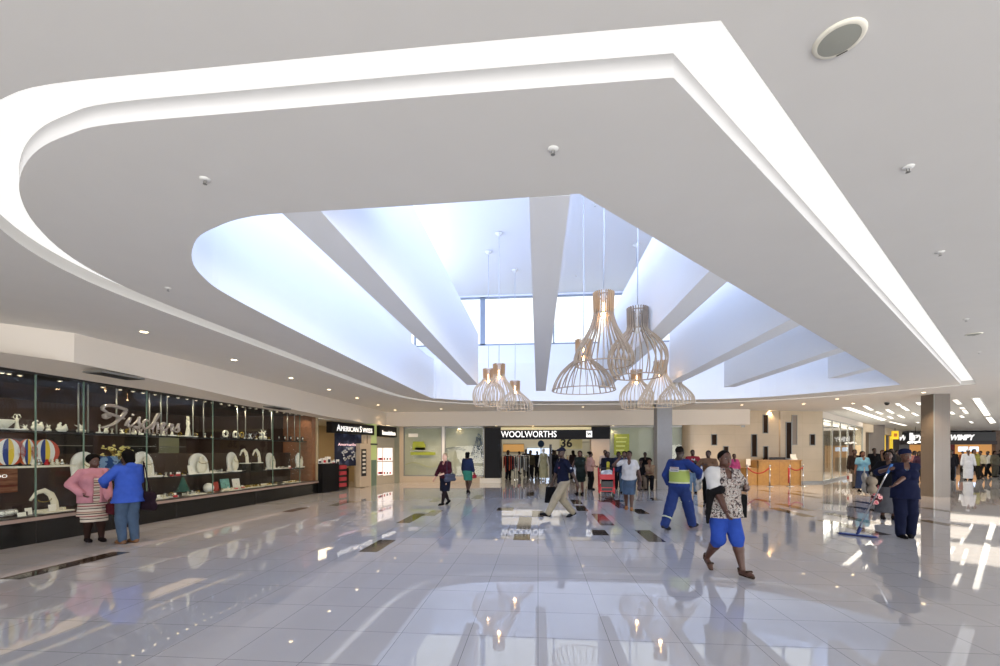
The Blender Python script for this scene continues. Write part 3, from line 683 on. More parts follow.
def figurine(p, h, label, kind=0, m='cream'):
    t = thing('figurine', p, label, 'figurine', rz=GZ + random.uniform(-.5, .5), group=None)
    b = B()
    if kind == 0:   # standing figure with raised arms and a gown
        b.lathe([(0.10 * h, 0), (0.13 * h, 0.02), (0.09 * h, 0.3 * h), (0.06 * h, 0.5 * h), (0.09 * h, 0.66 * h), (0.04 * h, 0.76 * h), (0.03 * h, 0.8 * h)], seg=14).ell((0, 0, 0.87 * h), 0.055 * h, 0.055 * h, 0.07 * h)
        b.tube([(0.07 * h, 0, 0.68 * h), (0.17 * h, 0, 0.78 * h), (0.1 * h, 0, 0.96 * h), (0.02 * h, 0, 0.97 * h)], 0.022 * h, 7).tube([(-0.07 * h, 0, 0.68 * h), (-0.17 * h, 0, 0.78 * h), (-0.1 * h, 0, 0.96 * h), (-0.02 * h, 0, 0.97 * h)], 0.022 * h, 7)
    elif kind == 1:  # crouching group
        b.ell((0, 0, 0.3 * h), 0.5 * h, 0.25 * h, 0.32 * h).ell((-0.2 * h, 0, 0.62 * h), 0.2 * h, 0.16 * h, 0.26 * h).ell((0.25 * h, 0, 0.5 * h), 0.2 * h, 0.16 * h, 0.24 * h).ell((-0.2 * h, -0.05, 0.9 * h), 0.1 * h, 0.1 * h, 0.11 * h).ell((0.3 * h, 0, 0.76 * h), 0.09 * h, 0.09 * h, 0.1 * h)
        b.tube([(-0.1 * h, -0.1 * h, 0.6 * h), (0.1 * h, -0.16 * h, 0.4 * h), (0.3 * h, -0.14 * h, 0.5 * h)], 0.05 * h, 7)
    elif kind == 2:  # shell bowl
        b.lathe([(0.1 * h, 0), (0.12 * h, 0.05 * h), (0.5 * h, 0.45 * h), (0.75 * h, 0.85 * h), (0.72 * h, 0.88 * h), (0.4 * h, 0.5 * h), (0.01, 0.3 * h)], seg=18, sy=0.6)
        for k in range(9): b.tube([(0, -0.02, 0.1 * h), ((k - 4) * 0.09 * h, -0.28 * h, 0.5 * h), ((k - 4) * 0.17 * h, -0.36 * h, 0.84 * h)], 0.02 * h, 5)
    else:  # bird on a rock
        b.ell((0, 0, 0.2 * h), 0.4 * h, 0.25 * h, 0.22 * h).ell((0, 0, 0.55 * h), 0.24 * h, 0.13 * h, 0.17 * h).ell((0.2 * h, 0, 0.78 * h), 0.09 * h, 0.09 * h, 0.1 * h)
        b.tube([(-0.15 * h, 0, 0.55 * h), (-0.5 * h, 0, 0.75 * h)], [0.09 * h, 0.02 * h], 7).tube([(0, 0.05 * h, 0.6 * h), (-0.15 * h, 0.1 * h, 0.98 * h)], [0.1 * h, 0.02 * h], 7)
    b.build('body', M[m], t); B().box(-0.3 * h, 0.3 * h, -0.14 * h, 0.14 * h, -0.002, 0.03).build('base', M['white_d'], t)
for px, h, k, lb in ((4, 0.2, 2, 'white shell-shaped bowl at the left end of the upper jewellery shelf'), (17, 0.29, 0, 'white figurine beside the shell bowl on the upper shelf'),
                     (25, 0.12, 3, 'smallest white bird figurine, third on the upper shelf'), (37.5, 0.2, 1, 'white sculpted group, widest figurine on the left upper shelf'), (48.5, 0.14, 3, 'small white bird figurine right of the widest group'),
                     (62, 0.18, 1, 'white sculpted pair left of the first pale rod'), (81, 0.2, 3, 'white bird figurine between the two leftmost rods'), (99.5, 0.19, 0, 'small white dancing figurine under the script capital letter'),
                     (106, 0.14, 1, 'low white figurine group under the start of the script sign'), (122, 0.13, 3, 'little pale bird under the middle of the script sign'), (134, 0.12, 1, 'little pale group under the middle of the script sign'),
                     (163, 0.34, 0, 'slim white figurine left of the tall raised-arm one'), (172, 0.28, 0, 'white figurine under the end of the script sign'), (188, 0.54, 0, 'tallest white figurine with both arms raised, right of the script sign'),
                     (250, 0.2, 3, 'silvery bird figurine right of the round ring stands'), (263, 0.34, 3, 'winged white figurine, second tallest on the right half')):
    figurine(put(px, 1.97), h, lb, k, 'gem' if 'silvery' in lb else 'cream')
def ring_stand(px, r, z, m, label):
    t = thing('bracelet_stand', put(px, z), label, 'display stand', rz=GZ, group=None)
    B().tube([(r * math.cos(R(a)), 0, r + 0.04 + r * math.sin(R(a))) for a in range(0, 360, 20)], 0.03, 8, closed=True).build('bracelet', M[m], t)
    B().lathe([(0.07, 0), (0.06, 0.02), (0.02, 0.04), (0.015, 0.06)], seg=14).build('base', M['velvet'], t)
for px, r, z, m, lb in ((225.5, 0.085, 1.97, 'cream', 'white ring-shaped bracelet stand, left of two on the upper shelf'), (235.5, 0.085, 1.97, 'cream', 'white ring-shaped bracelet stand, right of two on the upper shelf'),
                        (241.5, 0.08, 1.97, 'gold', 'copper-gold ring-shaped bracelet stand on the upper shelf')):
    ring_stand(px, r, z, m, lb)
def watch_stand(p, label, group, m='gem', h=0.12):
    t = thing('watch_stand', p, label, 'watch', rz=GZ + random.uniform(-.3, .3), group=group)
    B().prism([(-0.04, 0), (0.04, 0), (0.025, h), (-0.025, h)], -0.025, 0.025, Matrix.Rotation(R(90), 4, 'X')).build('cushion', M['velvet'], t)
    B().tube([(0.034 * math.cos(R(a)), -0.03, h * 0.6 + h * 0.42 * math.sin(R(a))) for a in range(0, 360, 30)], 0.009, 6, closed=True).build('strap', M[m], t)
    B().lathe([(0.001, 0), (0.03, 0), (0.03, 0.012), (0.001, 0.012)], seg=14, cap=False).xf(Matrix.Translation((0, -0.03, h * 0.62)) @ Matrix.Rotation(R(90), 4, 'X')).build('dial', M['white_d'], t)
for i in range(5): watch_stand(put(1 + i * 3.2, 0.485, -0.3), 'silver watch on a dark cushion at the far left of the deck, number %d' % (i + 1), 'watches at the far left')
for i, px in enumerate((278, 284, 290, 297, 302, 309)): watch_stand(put(px, 1.97), 'dark watch stand near the right end of the upper shelf, number %d' % (i + 1), 'watch stands on the upper shelf', 'darkm', 0.16)
def jewel_tray(px, z, off, w, label, m='gold', n=12):
    t = thing('jewellery_tray', put(px, z, off), label, 'jewellery tray', rz=GZ)
    B().box(-w / 2, w / 2, -0.11, 0.11, 0, 0.02).box(-w / 2, w / 2, 0.1, 0.12, 0, 0.06).build('tray', M['cream'], t)
    for k in range(n):
        x = random.uniform(-w / 2 + .04, w / 2 - .04); y = random.uniform(-.08, .08); r = random.uniform(.018, .03)
        B().tube([(x + r * math.cos(R(a)), y, 0.02 + r + r * math.sin(R(a))) for a in range(0, 360, 45)], 0.008, 5, closed=True).build('ring', M[m], t)
for px, z, off, w, lb, m, n in ((252, 0.485, -0.3, 0.9, 'wide tray crowded with yellow gold rings on the right of the deck', 'gold', 26), (292, 0.485, -0.3, 0.7, 'gold ring tray near the right end of the deck', 'gold', 14),
                          (268, 0.485, -0.35, 0.4, 'small gold ring tray between the two larger ones', 'gold', 8), (232, 0.485, -0.2, 0.5, 'pale tray of rings in front of the small cards', 'cream', 12),
                          (155, 0.485, -0.25, 0.5, 'pale jewellery tray behind the dark red handbag strap side of the deck', 'cream', 10), (168, 0.485, -0.4, 0.4, 'jewellery tray left of the small green tree', 'gem', 10),
                          (195, 0.485, -0.25, 0.55, 'silver jewellery tray between the green tree and the white ball', 'gem', 14), (218, 1.0, SH, 0.3, 'silver tray on the lower shelf right of the widest stand', 'gem', 8),
                          (284, 1.0, SH, 0.35, 'silver tray on the lower shelf between the last two stands', 'gem', 8), (55, 0.485, -0.2, 0.5, 'white jewellery tray left of the pink jacket woman', 'cream', 10)):
    jewel_tray(px, z, off, w, lb, m, n)
def card(px, z, off, w, h, m, label, tilt=80, deco=None):
    t = thing('display_card', put(px, z, off), label, 'card', rz=GZ)
    B().box(-w / 2, w / 2, -0.006, 0.006, 0, h, Matrix.Rotation(R(tilt - 90), 4, 'X')).build('board', m, t)
    B().tube([(0, 0.01, h * 0.5), (0, 0.1, 0.0)], 0.006, 5).build('strut', M['darkm'], t)
    return t
card(22, 0.485, -0.12, 0.12, 0.07, M['paper'], 'little white name card at the front of the deck on the left')
card(29, 0.485, -0.25, 0.1, 0.12, M['white_d'], 'small white box card beside the dark one on the left of the deck')
card(53, 0.485, -0.22, 0.12, 0.14, M['white_d'], 'white card right of the tall curved necklace stand')
card(226, 0.485, -0.45, 0.34, 0.32, mat('teal_print', '78AFA8', 0.5, noise=0.3, nscale=14), 'teal printed picture card on the deck')
card(237, 0.485, -0.45, 0.3, 0.3, M['paper'], 'white picture card right of the teal one')
card(192, 1.0, -0.3, 0.2, 0.24, M['paper'], 'small framed white card left of the widest necklace stand')
card(112, 1.0, -0.6, 0.5, 0.5, ramp_mat('blue_print', 'noise', [(0, '2A4C86'), (0.45, '7FA0C8'), (0.6, 'D9DDE0')], freq=5), 'blue and white picture between the two talking women')
card(216.5, 0.485, -0.45, 0.2, 0.26, mat('red_print', 'A23A2E', 0.5), 'red picture card behind the white ball')
b = thing('display_ball', put(208.5, 0.485, -0.3), 'glossy white ball-shaped ornament on the deck', 'ornament')
B().ell((0, 0, 0.13), 0.13, 0.13, 0.13, 18, 14).build('ball', M['white_d'], b); B().lathe([(0.07, 0), (0.06, 0.02)], seg=14).build('base', M['gold'], b)
t = thing('miniature_tree', put(183, 0.485, -0.4), 'small dark green ornamental tree on the deck', 'ornament')
B().lathe([(0.04, 0), (0.05, 0.06), (0.01, 0.07), (0.01, 0.1)], seg=12).build('pot', M['gold'], t)
bb = B()
for k in range(5): bb.lathe([(0.17 - k * 0.03, 0.1 + k * 0.07), (0.02, 0.22 + k * 0.07)], seg=14, cap=False)
bb.build('foliage', mat('dark_teal_green', '1E5A50', 0.8), t)
t = thing('flower_arrangement', put(118, 1.35, -0.7), 'yellow gold flower spray above the blue picture', 'ornament')
bb = B(); g = B()
for k in range(26):
    a = random.uniform(0, 6.28); r = random.uniform(.05, .27); z = random.uniform(.12, .36)
    g.tube([(0, 0, 0.0), (r * math.cos(a) * .5, r * math.sin(a) * .5, z * .7), (r * math.cos(a), r * math.sin(a), z)], 0.005, 4)
    for j in range(3): bb.ell((r * math.cos(a) + random.uniform(-.03, .03), r * math.sin(a) + random.uniform(-.03, .03), z + random.uniform(-.03, .03)), .025, .025, .018, 6, 4)
g.build('stems', M['gold'], t); bb.build('blossoms', mat('pale_yellow_blossom', 'E6D98A', 0.6), t)
B().lathe([(0.05, -0.37), (0.05, -0.34), (0.02, -0.3), (0.02, -0.05), (0.06, 0.02)], seg=14).build('vase', M['dark'], t)
rr = random.Random(21)
def trinkets(lst, z, off, label, group):
    for px in lst:
        t = thing('jewellery_piece', put(px, z, off + rr.uniform(-.08, .08)), label, 'jewellery', rz=rr.uniform(0, 3), group=group); k = rr.randrange(3); r = rr.uniform(.028, .05)
        if k == 0: B().tube([(r * math.cos(R(a)), 0, r + .02 + r * math.sin(R(a))) for a in range(0, 360, 36)], .01, 6, closed=True).build('band', M['gold'], t); B().box(-.035, .035, -.03, .03, 0, .025).build('base', M['white_d'], t)
        elif k == 1: B().lathe([(.035, 0), (.03, .02), (.012, .03), (.012, .09), (.03, .1), (.001, .11)], seg=12).build('stem', M['cream'], t); B().ell((0, 0, .1), .028, .028, .02, 10, 6).build('pendant', M['gem'], t)
        else: B().box(-.045, .045, -.03, .03, 0, .05).build('case', M[('velvet', 'red', 'white_d')[rr.randrange(3)]], t); B().box(-.045, .045, .02, .03, .05, .10).build('lid', M['white_d'], t)
trinkets([153, 159, 165, 171, 175, 188, 192, 198, 213, 222, 229, 236, 243, 262, 276, 283, 300], .485, -.25, 'tiny jewellery piece or box on the front deck of the jewellery window', 'small pieces along the deck')
trinkets([140, 156, 160, 166, 172, 178, 184, 214, 222, 227, 247, 262, 266, 281, 290], .98, SH - .05, 'tiny jewellery piece on the lower shelf between the white necklace stands', 'small pieces on the lower shelf')
trinkets([112, 128, 141, 154, 180, 196, 205, 212, 245, 256, 269], 1.97, SH, 'tiny jewellery piece on the upper shelf between the white figurines', 'small pieces on the upper shelf')
# colourful sail-like panels
def sail_panel(px, half, label):
    t = thing('decorative_panel', put(px, 1.345, SH - 0.12), label, 'decorative panel', rz=GZ)
    h, w = 0.48, 0.32; cols = ['D9662C', 'F0EEE6', '2A3F86', 'E9C83A', 'F0EEE6', 'C0482C']
    # a lens-shaped board split into curved segments
    for k, c in enumerate(cols[:6]):
        a0, a1 = -1 + k / 3, -1 + (k + 1) / 3
        def edge(a): return [(half * w / 2 * a * math.cos(R(q)) if abs(a) > .01 else 0, h / 2 + h / 2 * math.sin(R(q))) for q in range(-90, 91, 15)]
        e0, e1 = edge(a0), edge(a1); lp = e0 + list(reversed(e1[1:-1]))
        lp = [p for i, p in enumerate(lp) if i == 0 or (Vector(p) - Vector(lp[i - 1])).length > 1e-4]
        B().prism(lp, -0.01, 0.01, Matrix.Rotation(R(90), 4, 'X')).build('segment', M.setdefault('seg' + c, mat('segment_' + c, c, 0.4)), t)
    B().box(-0.1, 0.1, -0.05, 0.05, -0.003, 0.02).build('base', M['darkm'], t)
for px, s, lb in ((8, 1.6, 'orange, white and blue sail-shaped panel at the left edge of the photo'), (27.5, 1.0, 'narrow orange and yellow sail-shaped panel, second from the left'), (45, 1.5, 'blue, yellow and orange sail-shaped panel, third from the left')):
    sail_panel(px, s, lb)
for i, (px, m) in enumerate(((34, 'cream'), (38.5, 'gem'), (47, 'red'), (52, 'cream'), (57, 'cream'), (62, 'gem'))):
    t = thing('small_trinket', put(px, 1.342, -0.4), 'small patterned trinket on the pale shelf, number %d from the left' % (i + 1), 'trinket', group='trinkets on the pale shelf')
    B().lathe([(0.03, 0), (0.045, 0.03), (0.03, 0.06), (0.015, 0.075)], seg=12).ell((0, 0, 0.09), 0.022, 0.022, 0.025).build('body', M[m], t)
    B().tube([(0.04, 0, 0.03), (0.075, 0, 0.05), (0.035, 0, 0.065)], 0.007, 5).build('handle', M['gold'], t)
# watch poster at the far left
t = thing('poster', put(7, 0.86, -0.8), 'brown watch poster at the far left of the jewellery window', 'poster', rz=GZ)
u0, u1, z0, z1 = GW.rect(-14, 472, 17.5, 499, -0.8); w = (u1 - u0)
B().box(-w * 0.65, w * 0.35, 0, 0.02, -0.0, 0.46).build('board', ramp_mat('brown_poster', 'noise', [(0, '2A1512'), (0.4, '6E3322'), (0.6, 'A9795A'), (1, '3A1B14')], scale=(0.5, 1, 4), freq=3, interp='LINEAR'), t)
text_mesh('lettering', 'RADO', 0.085, M['letters'], t, Matrix.Translation((-0.3, -0.004, 0.27)), 0.004, sx=1.3)
t = thing('gift_box', put(20, 0.485, -0.3), 'dark lidded jewellery box on the left of the deck', 'box', rz=GZ)
B().box(-0.07, 0.07, -0.06, 0.06, 0, 0.06).build('box', M['velvet'], t); B().box(-0.07, 0.07, 0.05, 0.065, 0.06, 0.17).build('lid', M['velvet'], t)
# lit wall cabinets deep in the shop
for i, (px, y0, y1, m) in enumerate(((62, 445, 470, 'dark'), (134, 446, 470, 'dark'), (165, 440, 466, 'shopl2'), (216, 443, 462, 'shopl2'), (250, 442, 460, 'warmg'), (286, 446, 466, 'dark'))):
    if 'shopl2' not in M: M['shopl2'] = mat('dim_lit_cabinet', '8C8A70', 0.6, emit='B8B088', estr=0.12)
    off = -4.9; u = GW.u(px, off); p = GW.P(u, 0, off)
    t = thing('wall_cabinet', p, 'dim %s wall cabinet deep inside the jewellery shop, number %d from the left' % ('lit' if m != 'dark' else 'unlit', i + 1), 'cabinet', rz=GZ, group='wall cabinets in the jewellery shop')
    B().box(-0.6, 0.6, 0, 0.05, 0.3, 2.2).build('back', M[m], t)
    b = B(); b.box(-0.63, -0.6, -0.3, 0.05, 0.3, 2.2).box(0.6, 0.63, -0.3, 0.05, 0.3, 2.2).box(-0.63, 0.63, -0.3, 0.05, 2.2, 2.24).box(-0.63, 0.63, -0.3, 0.05, 0.0, 0.3); b.build('carcass', M['brown'], t)
    for z in (0.8, 1.3, 1.75): B().box(-0.6, 0.6, -0.28, 0, z, z + 0.02).build('shelf', M['rod'], t)
for i, px in enumerate((70, 140, 230)):
    p = GW.P(GW.u(px, -2.6), 0, -2.6); t = thing('display_counter', p, 'dark glass-topped counter inside the jewellery shop, %s of three' % ('nearest', 'middle', 'farthest')[i], 'counter', rz=GZ)
    B().box(-0.9, 0.9, -0.3, 0.3, 0, 0.8).build('body', M['brown'], t); B().box(-0.92, 0.92, -0.32, 0.32, 0.8, 1.0).build('glass_case', M['glassg'], t)
    B().box(-0.92, 0.92, -0.32, 0.32, 1.0, 1.02).build('top', M['darkm'], t)

# ------------------------------------------------------------------ the second jeweller and its neighbour
AZ = math.atan2(AW.n.y, AW.n.x) + R(90)
def aw(name, rect, o0, o1, m, parent, inv):
    u0, u1, z0, z1 = AW.rect(*rect); return B().box(u0, u1, o0, o1, max(z0, 0), z1, inv @ AW.M).build(name, m, parent)
b = B().box(0, AW.L + .1, -3.05, -3.0, 0, 2.9, AW.M).box(AW.L, AW.L + .1, -3, -.3, 0, 2.9, AW.M).box(-0.1, 0, -3, 0, 0, 2.9, AW.M)
struct(b.build('wall_shop_corner', mat('warm_shop_wall', 'B9A484', 0.7)))
struct(B().box(0, AW.L, -3.0, 0, 2.84, 2.87, AW.M).build('trim_62', M['shop']))
warm_area(AW, 1.6, 2.8, -1.2, 2.6, 1.2, 40); warm_area(AW, 5.0, 2.8, -0.8, 1.8, 0.3, 20)
def aw_thing(name, rect, label, cat):
    u0, u1, z0, z1 = AW.rect(*rect); p = AW.P((u0 + u1) / 2, 0, 0); return thing(name, p, label, cat), Matrix.Translation(-p)
t, I = aw_thing('shop_sign', (328.5, 423.5, 372, 434), 'black sign box with white capitals over the corner jeweller', 'sign')
aw('box', (328.5, 423.5, 371.5, 434), -0.1, 0.15, M['black'], t, I)
u0, u1, z0, z1 = AW.rect(333.5, 426, 369, 432.3)
text_mesh('lettering', 'A', (z1 - z0) * 1.35, M['letters'], t, I @ wframe(AW, u0, z0 + 0.02, 0.155), 0.02, bold=0.0)
text_mesh('lettering', 'MERICAN', (z1 - z0) * 1.08, M['letters'], t, I @ wframe(AW, u0 + 0.27, z0 + 0.02, 0.155), 0.02, bold=0.0, width=(u1 - u0) * 0.47)
text_mesh('lettering', 'S', (z1 - z0) * 1.35, M['letters'], t, I @ wframe(AW, u0 + 0.27 + (u1 - u0) * 0.515, z0 + 0.02, 0.155), 0.02, bold=0.0)
text_mesh('lettering', 'WISS', (z1 - z0) * 1.08, M['letters'], t, I @ wframe(AW, u0 + 0.27 + (u1 - u0) * 0.6, z0 + 0.02, 0.155), 0.02, bold=0.0, width=(u1 - u0) * 0.3)
t, I = aw_thing('shop_sign', (377, 427, 394, 437), 'smaller black sign box with white lettering right of the green glass post', 'sign')
aw('box', (376.8, 426.5, 394, 437), -0.1, 0.15, M['black'], t, I)
u0, u1, z0, z1 = AW.rect(379.5, 430, 392.5, 435)
text_mesh('lettering', 'Inecision', (z1 - z0) * 1.2, M['letters'], t, I @ wframe(AW, u0, z0, 0.155), 0.02, bold=0.006, width=u1 - u0)
t, I = aw_thing('lit_poster', (336, 433, 363, 466), 'tall dark blue poster with a pale diamond ring under the corner sign', 'poster')
aw('board', (336.5, 434, 362.5, 466), -0.1, -0.05, ramp_mat('ink_blue_poster', 'noise', [(0, '10131F'), (0.5, '1C2238'), (0.7, '56607E')], freq=2, interp='LINEAR'), t, I)
u0, u1, z0, z1 = AW.rect(336.5, 434, 362.5, 466); uc = (u0 + u1) / 2
text_mesh('lettering', 'AmericanSwiss', 0.16, mat('pink_letters', 'F0C8CC', 0.5, emit='F0C8CC', estr=0.8), t, I @ wframe(AW, uc - 0.75, z1 - 0.5, -0.04), 0.01, width=1.5)
g = B(); 
for k in range(60):
    a = random.uniform(0, 6.28); r = random.uniform(0.55, 1.0); x = uc + 0.62 * r * math.cos(a); z = (z0 + z1) / 2 - 0.22 + 0.24 * r * math.sin(a) + (0.1 if abs(math.cos(a)) < 0.4 else 0)
    g.ell((x, 0, z), 0.05, 0.02, 0.04, 6, 4)
g.xf(I @ Matrix.Translation(AW.P(0, 0, -0.03)) @ Matrix(((AW.d.x, AW.n.x, 0, 0), (AW.d.y, AW.n.y, 0, 0), (0, 0, 1, 0), (0, 0, 0, 1)))); g.build('jewel_motif', M['gem'], t)
t, I = aw_thing('display_tower', (356, 444, 364, 487), 'beige display pillar with a dark glazed case beside the ring poster', 'display case')
aw('body', (356, 443.5, 364, 486.5), 0.0, 0.2, M['beige'], t, I); aw('case', (357.3, 449, 362, 476), 0.2, 0.22, M['dark'], t, I)
for k in range(6):
    aw('jewel_card', (358.2, 451 + k * 4, 361, 453 + k * 4), 0.22, 0.235, M['cream'], t, I)
t, I = aw_thing('portal_pier', (364, 434, 370.5, 486), 'tall beige pier between the corner shop entrance and the green post', 'pier')
aw('core', (363.8, 434, 370.4, 487), -0.5, 0.03, M['beige'], t, I); aw('groove', (366.2, 434, 367, 487), 0.03, 0.035, mat('brown_groove', '7A6454', 0.5), t, I)
t, I = aw_thing('glass_post', (370.5, 425, 376.5, 486), 'green-tinted frosted post between the two black signs', 'post')
aw('panel', (370.6, 424, 376.3, 486), -0.2, 0.02, mat('pale_green_glass', 'A9B87A', 0.3, emit='B8C880', estr=0.25), t, I); aw('clamp', (370, 443.5, 376.6, 445), -0.2, 0.05, M['darkm'], t, I)
aw('lower_panel', (370.8, 460, 376, 486), 0.02, 0.03, M['glassedge'], t, I)
t, I = aw_thing('showcase', (376.3, 442, 394, 486), 'wall showcase with four bright white windows under the small black sign', 'display case')
aw('surround', (376.3, 437.5, 394, 485.5), -0.3, 0.02, mat('grey_beige_panel', 'B4AB98', 0.6), t, I)
for x0, x1 in ((377.2, 381.8), (382.6, 392)):
    for y0, y1 in ((448, 461), (462, 475)):
        f = aw('window', (x0, y0, x1, y1), 0.02, 0.03, mat('lit_case', 'F2EDEA', 0.5, emit='FFF4F0', estr=0.75), t, I)
        for k in range(3): aw('jewel', (x0 + 0.6 + k * (x1 - x0) / 3.3, y1 - 3.2, x0 + 1.7 + k * (x1 - x0) / 3.3, y1 - 1), 0.03, 0.05, M['velvet' if k % 2 else 'red'], f, Matrix.Identity(4) @ I)
struct(B().box(AW.u(394), AW.L, -0.3, 0.0, 0, 2.88, AW.M).build('wall_corner', mat('grey_green_wall', '8F9384', 0.5)))
# the black counter outside the corner shop
p = AW.P(AW.u(327), 0, 0); t = thing('shop_counter', AW.P(0.75, 0, -0.1), 'black counter with a red side carrying white goods beside the jewellery window', 'counter', rz=AZ)
B().box(-0.75, 0.25, -0.3, 0.5, 0, 1.12).build('body', M['black'], t)
B().box(0.25, 0.75, -0.28, 0.5, 0, 1.05).build('side_unit', M['dark'], t)
for k in range(4): B().box(0.28, 0.72, -0.32, -0.28, 0.15 + k * 0.24, 0.30 + k * 0.24).build('red_panel', mat('red_panel', 'A8323A', 0.5) if k == 0 else bpy.data.materials['red_panel'], t)
for k in range(5):
    o = thing('goods_box', Vector(t.location) + Matrix.Rotation(AZ, 3, 'Z') @ Vector((-0.6 + k * 0.27, 0, 1.12 if k < 3 else 1.12)), 'white boxed item standing on the black counter, number %d from the left' % (k + 1), 'box', rz=AZ, group='boxed items on the black counter')
    if k >= 3: o.location.z = 1.05
    h = 0.16 + 0.05 * (k % 3); B().box(-0.09, 0.09, -0.07, 0.07, 0, h).build('carton', M['white_d'], o); B().box(-0.07, 0.07, -0.074, -0.07, 0.03, h * 0.6).build('label', M['red' if k % 2 else 'dark'], o)
t = thing('glass_counter', AW.P(AW.u(345), 0, -0.7), 'pale fronted counter inside the corner jeweller', 'counter', rz=AZ)
B().box(-0.5, 0.2, -0.2, 0.4, 0, 0.85).build('body', M['cream'], t); B().box(0.2, 1.1, -0.1, 0.4, 0, 0.85).build('side', M['dark'], t); B().box(-0.52, 1.12, -0.22, 0.42, 0.85, 1.0).build('glass_case', M['glassg'], t)

# ------------------------------------------------------------------ back wall: glazing, department store portal
BW = Wall((-7.2, 22.3), (10.1, 22.3))
def bw(name, rect, o0, o1, m, parent=None, inv=None, zb=None, zt=None):
    u0, u1, z0, z1 = BW.rect(*rect); z0 = zb if zb is not None else max(0, z0); z1 = zt if zt is not None else z1
    return B().box(u0, u1, o0, o1, z0, z1, (inv or Matrix()) @ BW.M).build(name, m, parent)
ZT = 2.868
struct(bw('wall_pier_left', (394, 430, 403.5, 482), -0.3, 0.02, M['beige'], zb=0, zt=ZT))
struct(bw('wall_pier_mid', (442, 430, 444.6, 482), -0.2, 0.03, M['trimw'], zb=0, zt=ZT))
struct(bw('wall_sill_left', (403.5, 476.5, 481, 483), -0.3, 0.04, M['beige'], zb=0, zt=0.3))
struct(bw('wall_pier_right', (655, 430, 658, 482), -0.2, 0.03, M['trimw'], zb=0, zt=ZT))
struct(bw('wall_pier_end', (690, 430, 697, 482), -0.3, 0.03, M['beige'], zb=0, zt=ZT))
struct(bw('wall_sill_right', (609, 478, 690, 483), -0.3, 0.04, M['beige'], zb=0, zt=0.12))
for k, (x0, x1) in enumerate(((403.5, 442), (444.6, 484), (609, 655), (658, 690))):
    zb_ = 0.3 if k < 2 else 0.12
    w_ = struct(bw('window_%d' % (k + 2), (x0, 430, x1, 480), -0.16, -0.12, M['frosted'], zb=zb_, zt=ZT - 0.08))
    bw('pane', (x0, 430, x1, 480), -0.03, -0.02, M['glassg'], w_, zb=zb_, zt=ZT - 0.05)
    f = B(); u0, u1 = BW.u(x0), BW.u(x1)
    for a, c, d, e in ((u0, u0 + .05, zb_, ZT), (u1 - .05, u1, zb_, ZT), (u0, u1, ZT - .1, ZT), (u0, u1, zb_, zb_ + .06)): f.box(a, c, -0.06, 0.0, d, e, BW.M)
    f.build('frame', M['trimg'], w_)
# film graphics on the left glazing
t = thing('window_graphic', BW.P(BW.u(423), 1.6, -0.1), 'lime green lettering graphic on the left pane beside the portal', 'window graphic'); I = Matrix.Translation(-Vector(t.location))
for r_, mm in (((412.5, 444, 425.5, 450), 'green'), ((410.5, 452, 435.5, 455), 'green'), ((408.5, 433.5, 418, 437), 'paper'), ((413, 441.5, 424, 444), 'green'), ((415, 447.5, 426, 450.5), 'frosted')):
    bw('block', r_, 0.11 - 0.12, 0.13 - 0.12, M[mm], t, I)
u0 = BW.u(400 + 0); gl = B(); pts = []
for k in range(40):
    px = 404.5 + k * 0.92; s_ = math.sin((k - 2) / 40 * 2 * math.pi * 1.1 + 0.2); pts.append(I @ BW.P(BW.u(px), BW.z(px, 464.8 - 2.2 * s_), -0.012))
gl.tube(pts, 0.03, 6, sy=0.3).build('wave_line', mat('olive_line', '9A9E45', 0.5), t)
t = thing('window_graphic', BW.P(BW.u(470), 1.6, -0.1), 'tree-shaped cluster of small blue-grey marks on the pane left of the portal', 'window graphic'); I = Matrix.Translation(-Vector(t.location))
g = B(); g2 = B(); rr = random.Random(3)
for k in range(150):
    v = rr.random(); y = 434 + v * 24; hw = 1.5 + v * 6.5; px = 479 + (rr.random() * 2 - 1) * hw - v * 1.0
    if px > 483.2: px = 483.2 - rr.random() * 2
    p = I @ BW.P(BW.u(px), BW.z(px, y), -0.012); a = rr.uniform(0, 3.14); L_ = rr.uniform(.03, .07)
    g.tube([p - Vector((math.cos(a) * L_, 0, math.sin(a) * L_)), p + Vector((math.cos(a) * L_, 0, math.sin(a) * L_))], 0.022, 5, sy=0.4)
for k in range(26):
    px = 446 + k * 0.75; y = 450 - 2 * math.sin(k / 26 * math.pi) + rr.uniform(-1.3, 1.3); p = I @ BW.P(BW.u(px), BW.z(px, y), -0.012)
    g2.tube([p - Vector((.05, 0, .02)), p + Vector((.05, 0, .03))], 0.022, 5, sy=0.4)
g2.build('garland_marks', mat('slate_blue_garland', '4E6478', 0.5), t)
g.build('tree_marks', mat('slate_blue_film', '4E6478', 0.5), t)
t = thing('window_graphic', BW.P(BW.u(621), 1.6, -0.1), 'large lime green square poster on the pane right of the portal', 'window graphic'); I = Matrix.Translation(-Vector(t.location))
bw('block', (614, 434, 629.3, 455), -0.02, -0.005, M['green'], t, I)
for k in range(4): bw('lettering_line', (616, 437 + k * 4.2, 627 - k, 438.2 + k * 4.2), -0.005, 0.0, mat('pale_lime', 'D5DC84', 0.5), t, I)
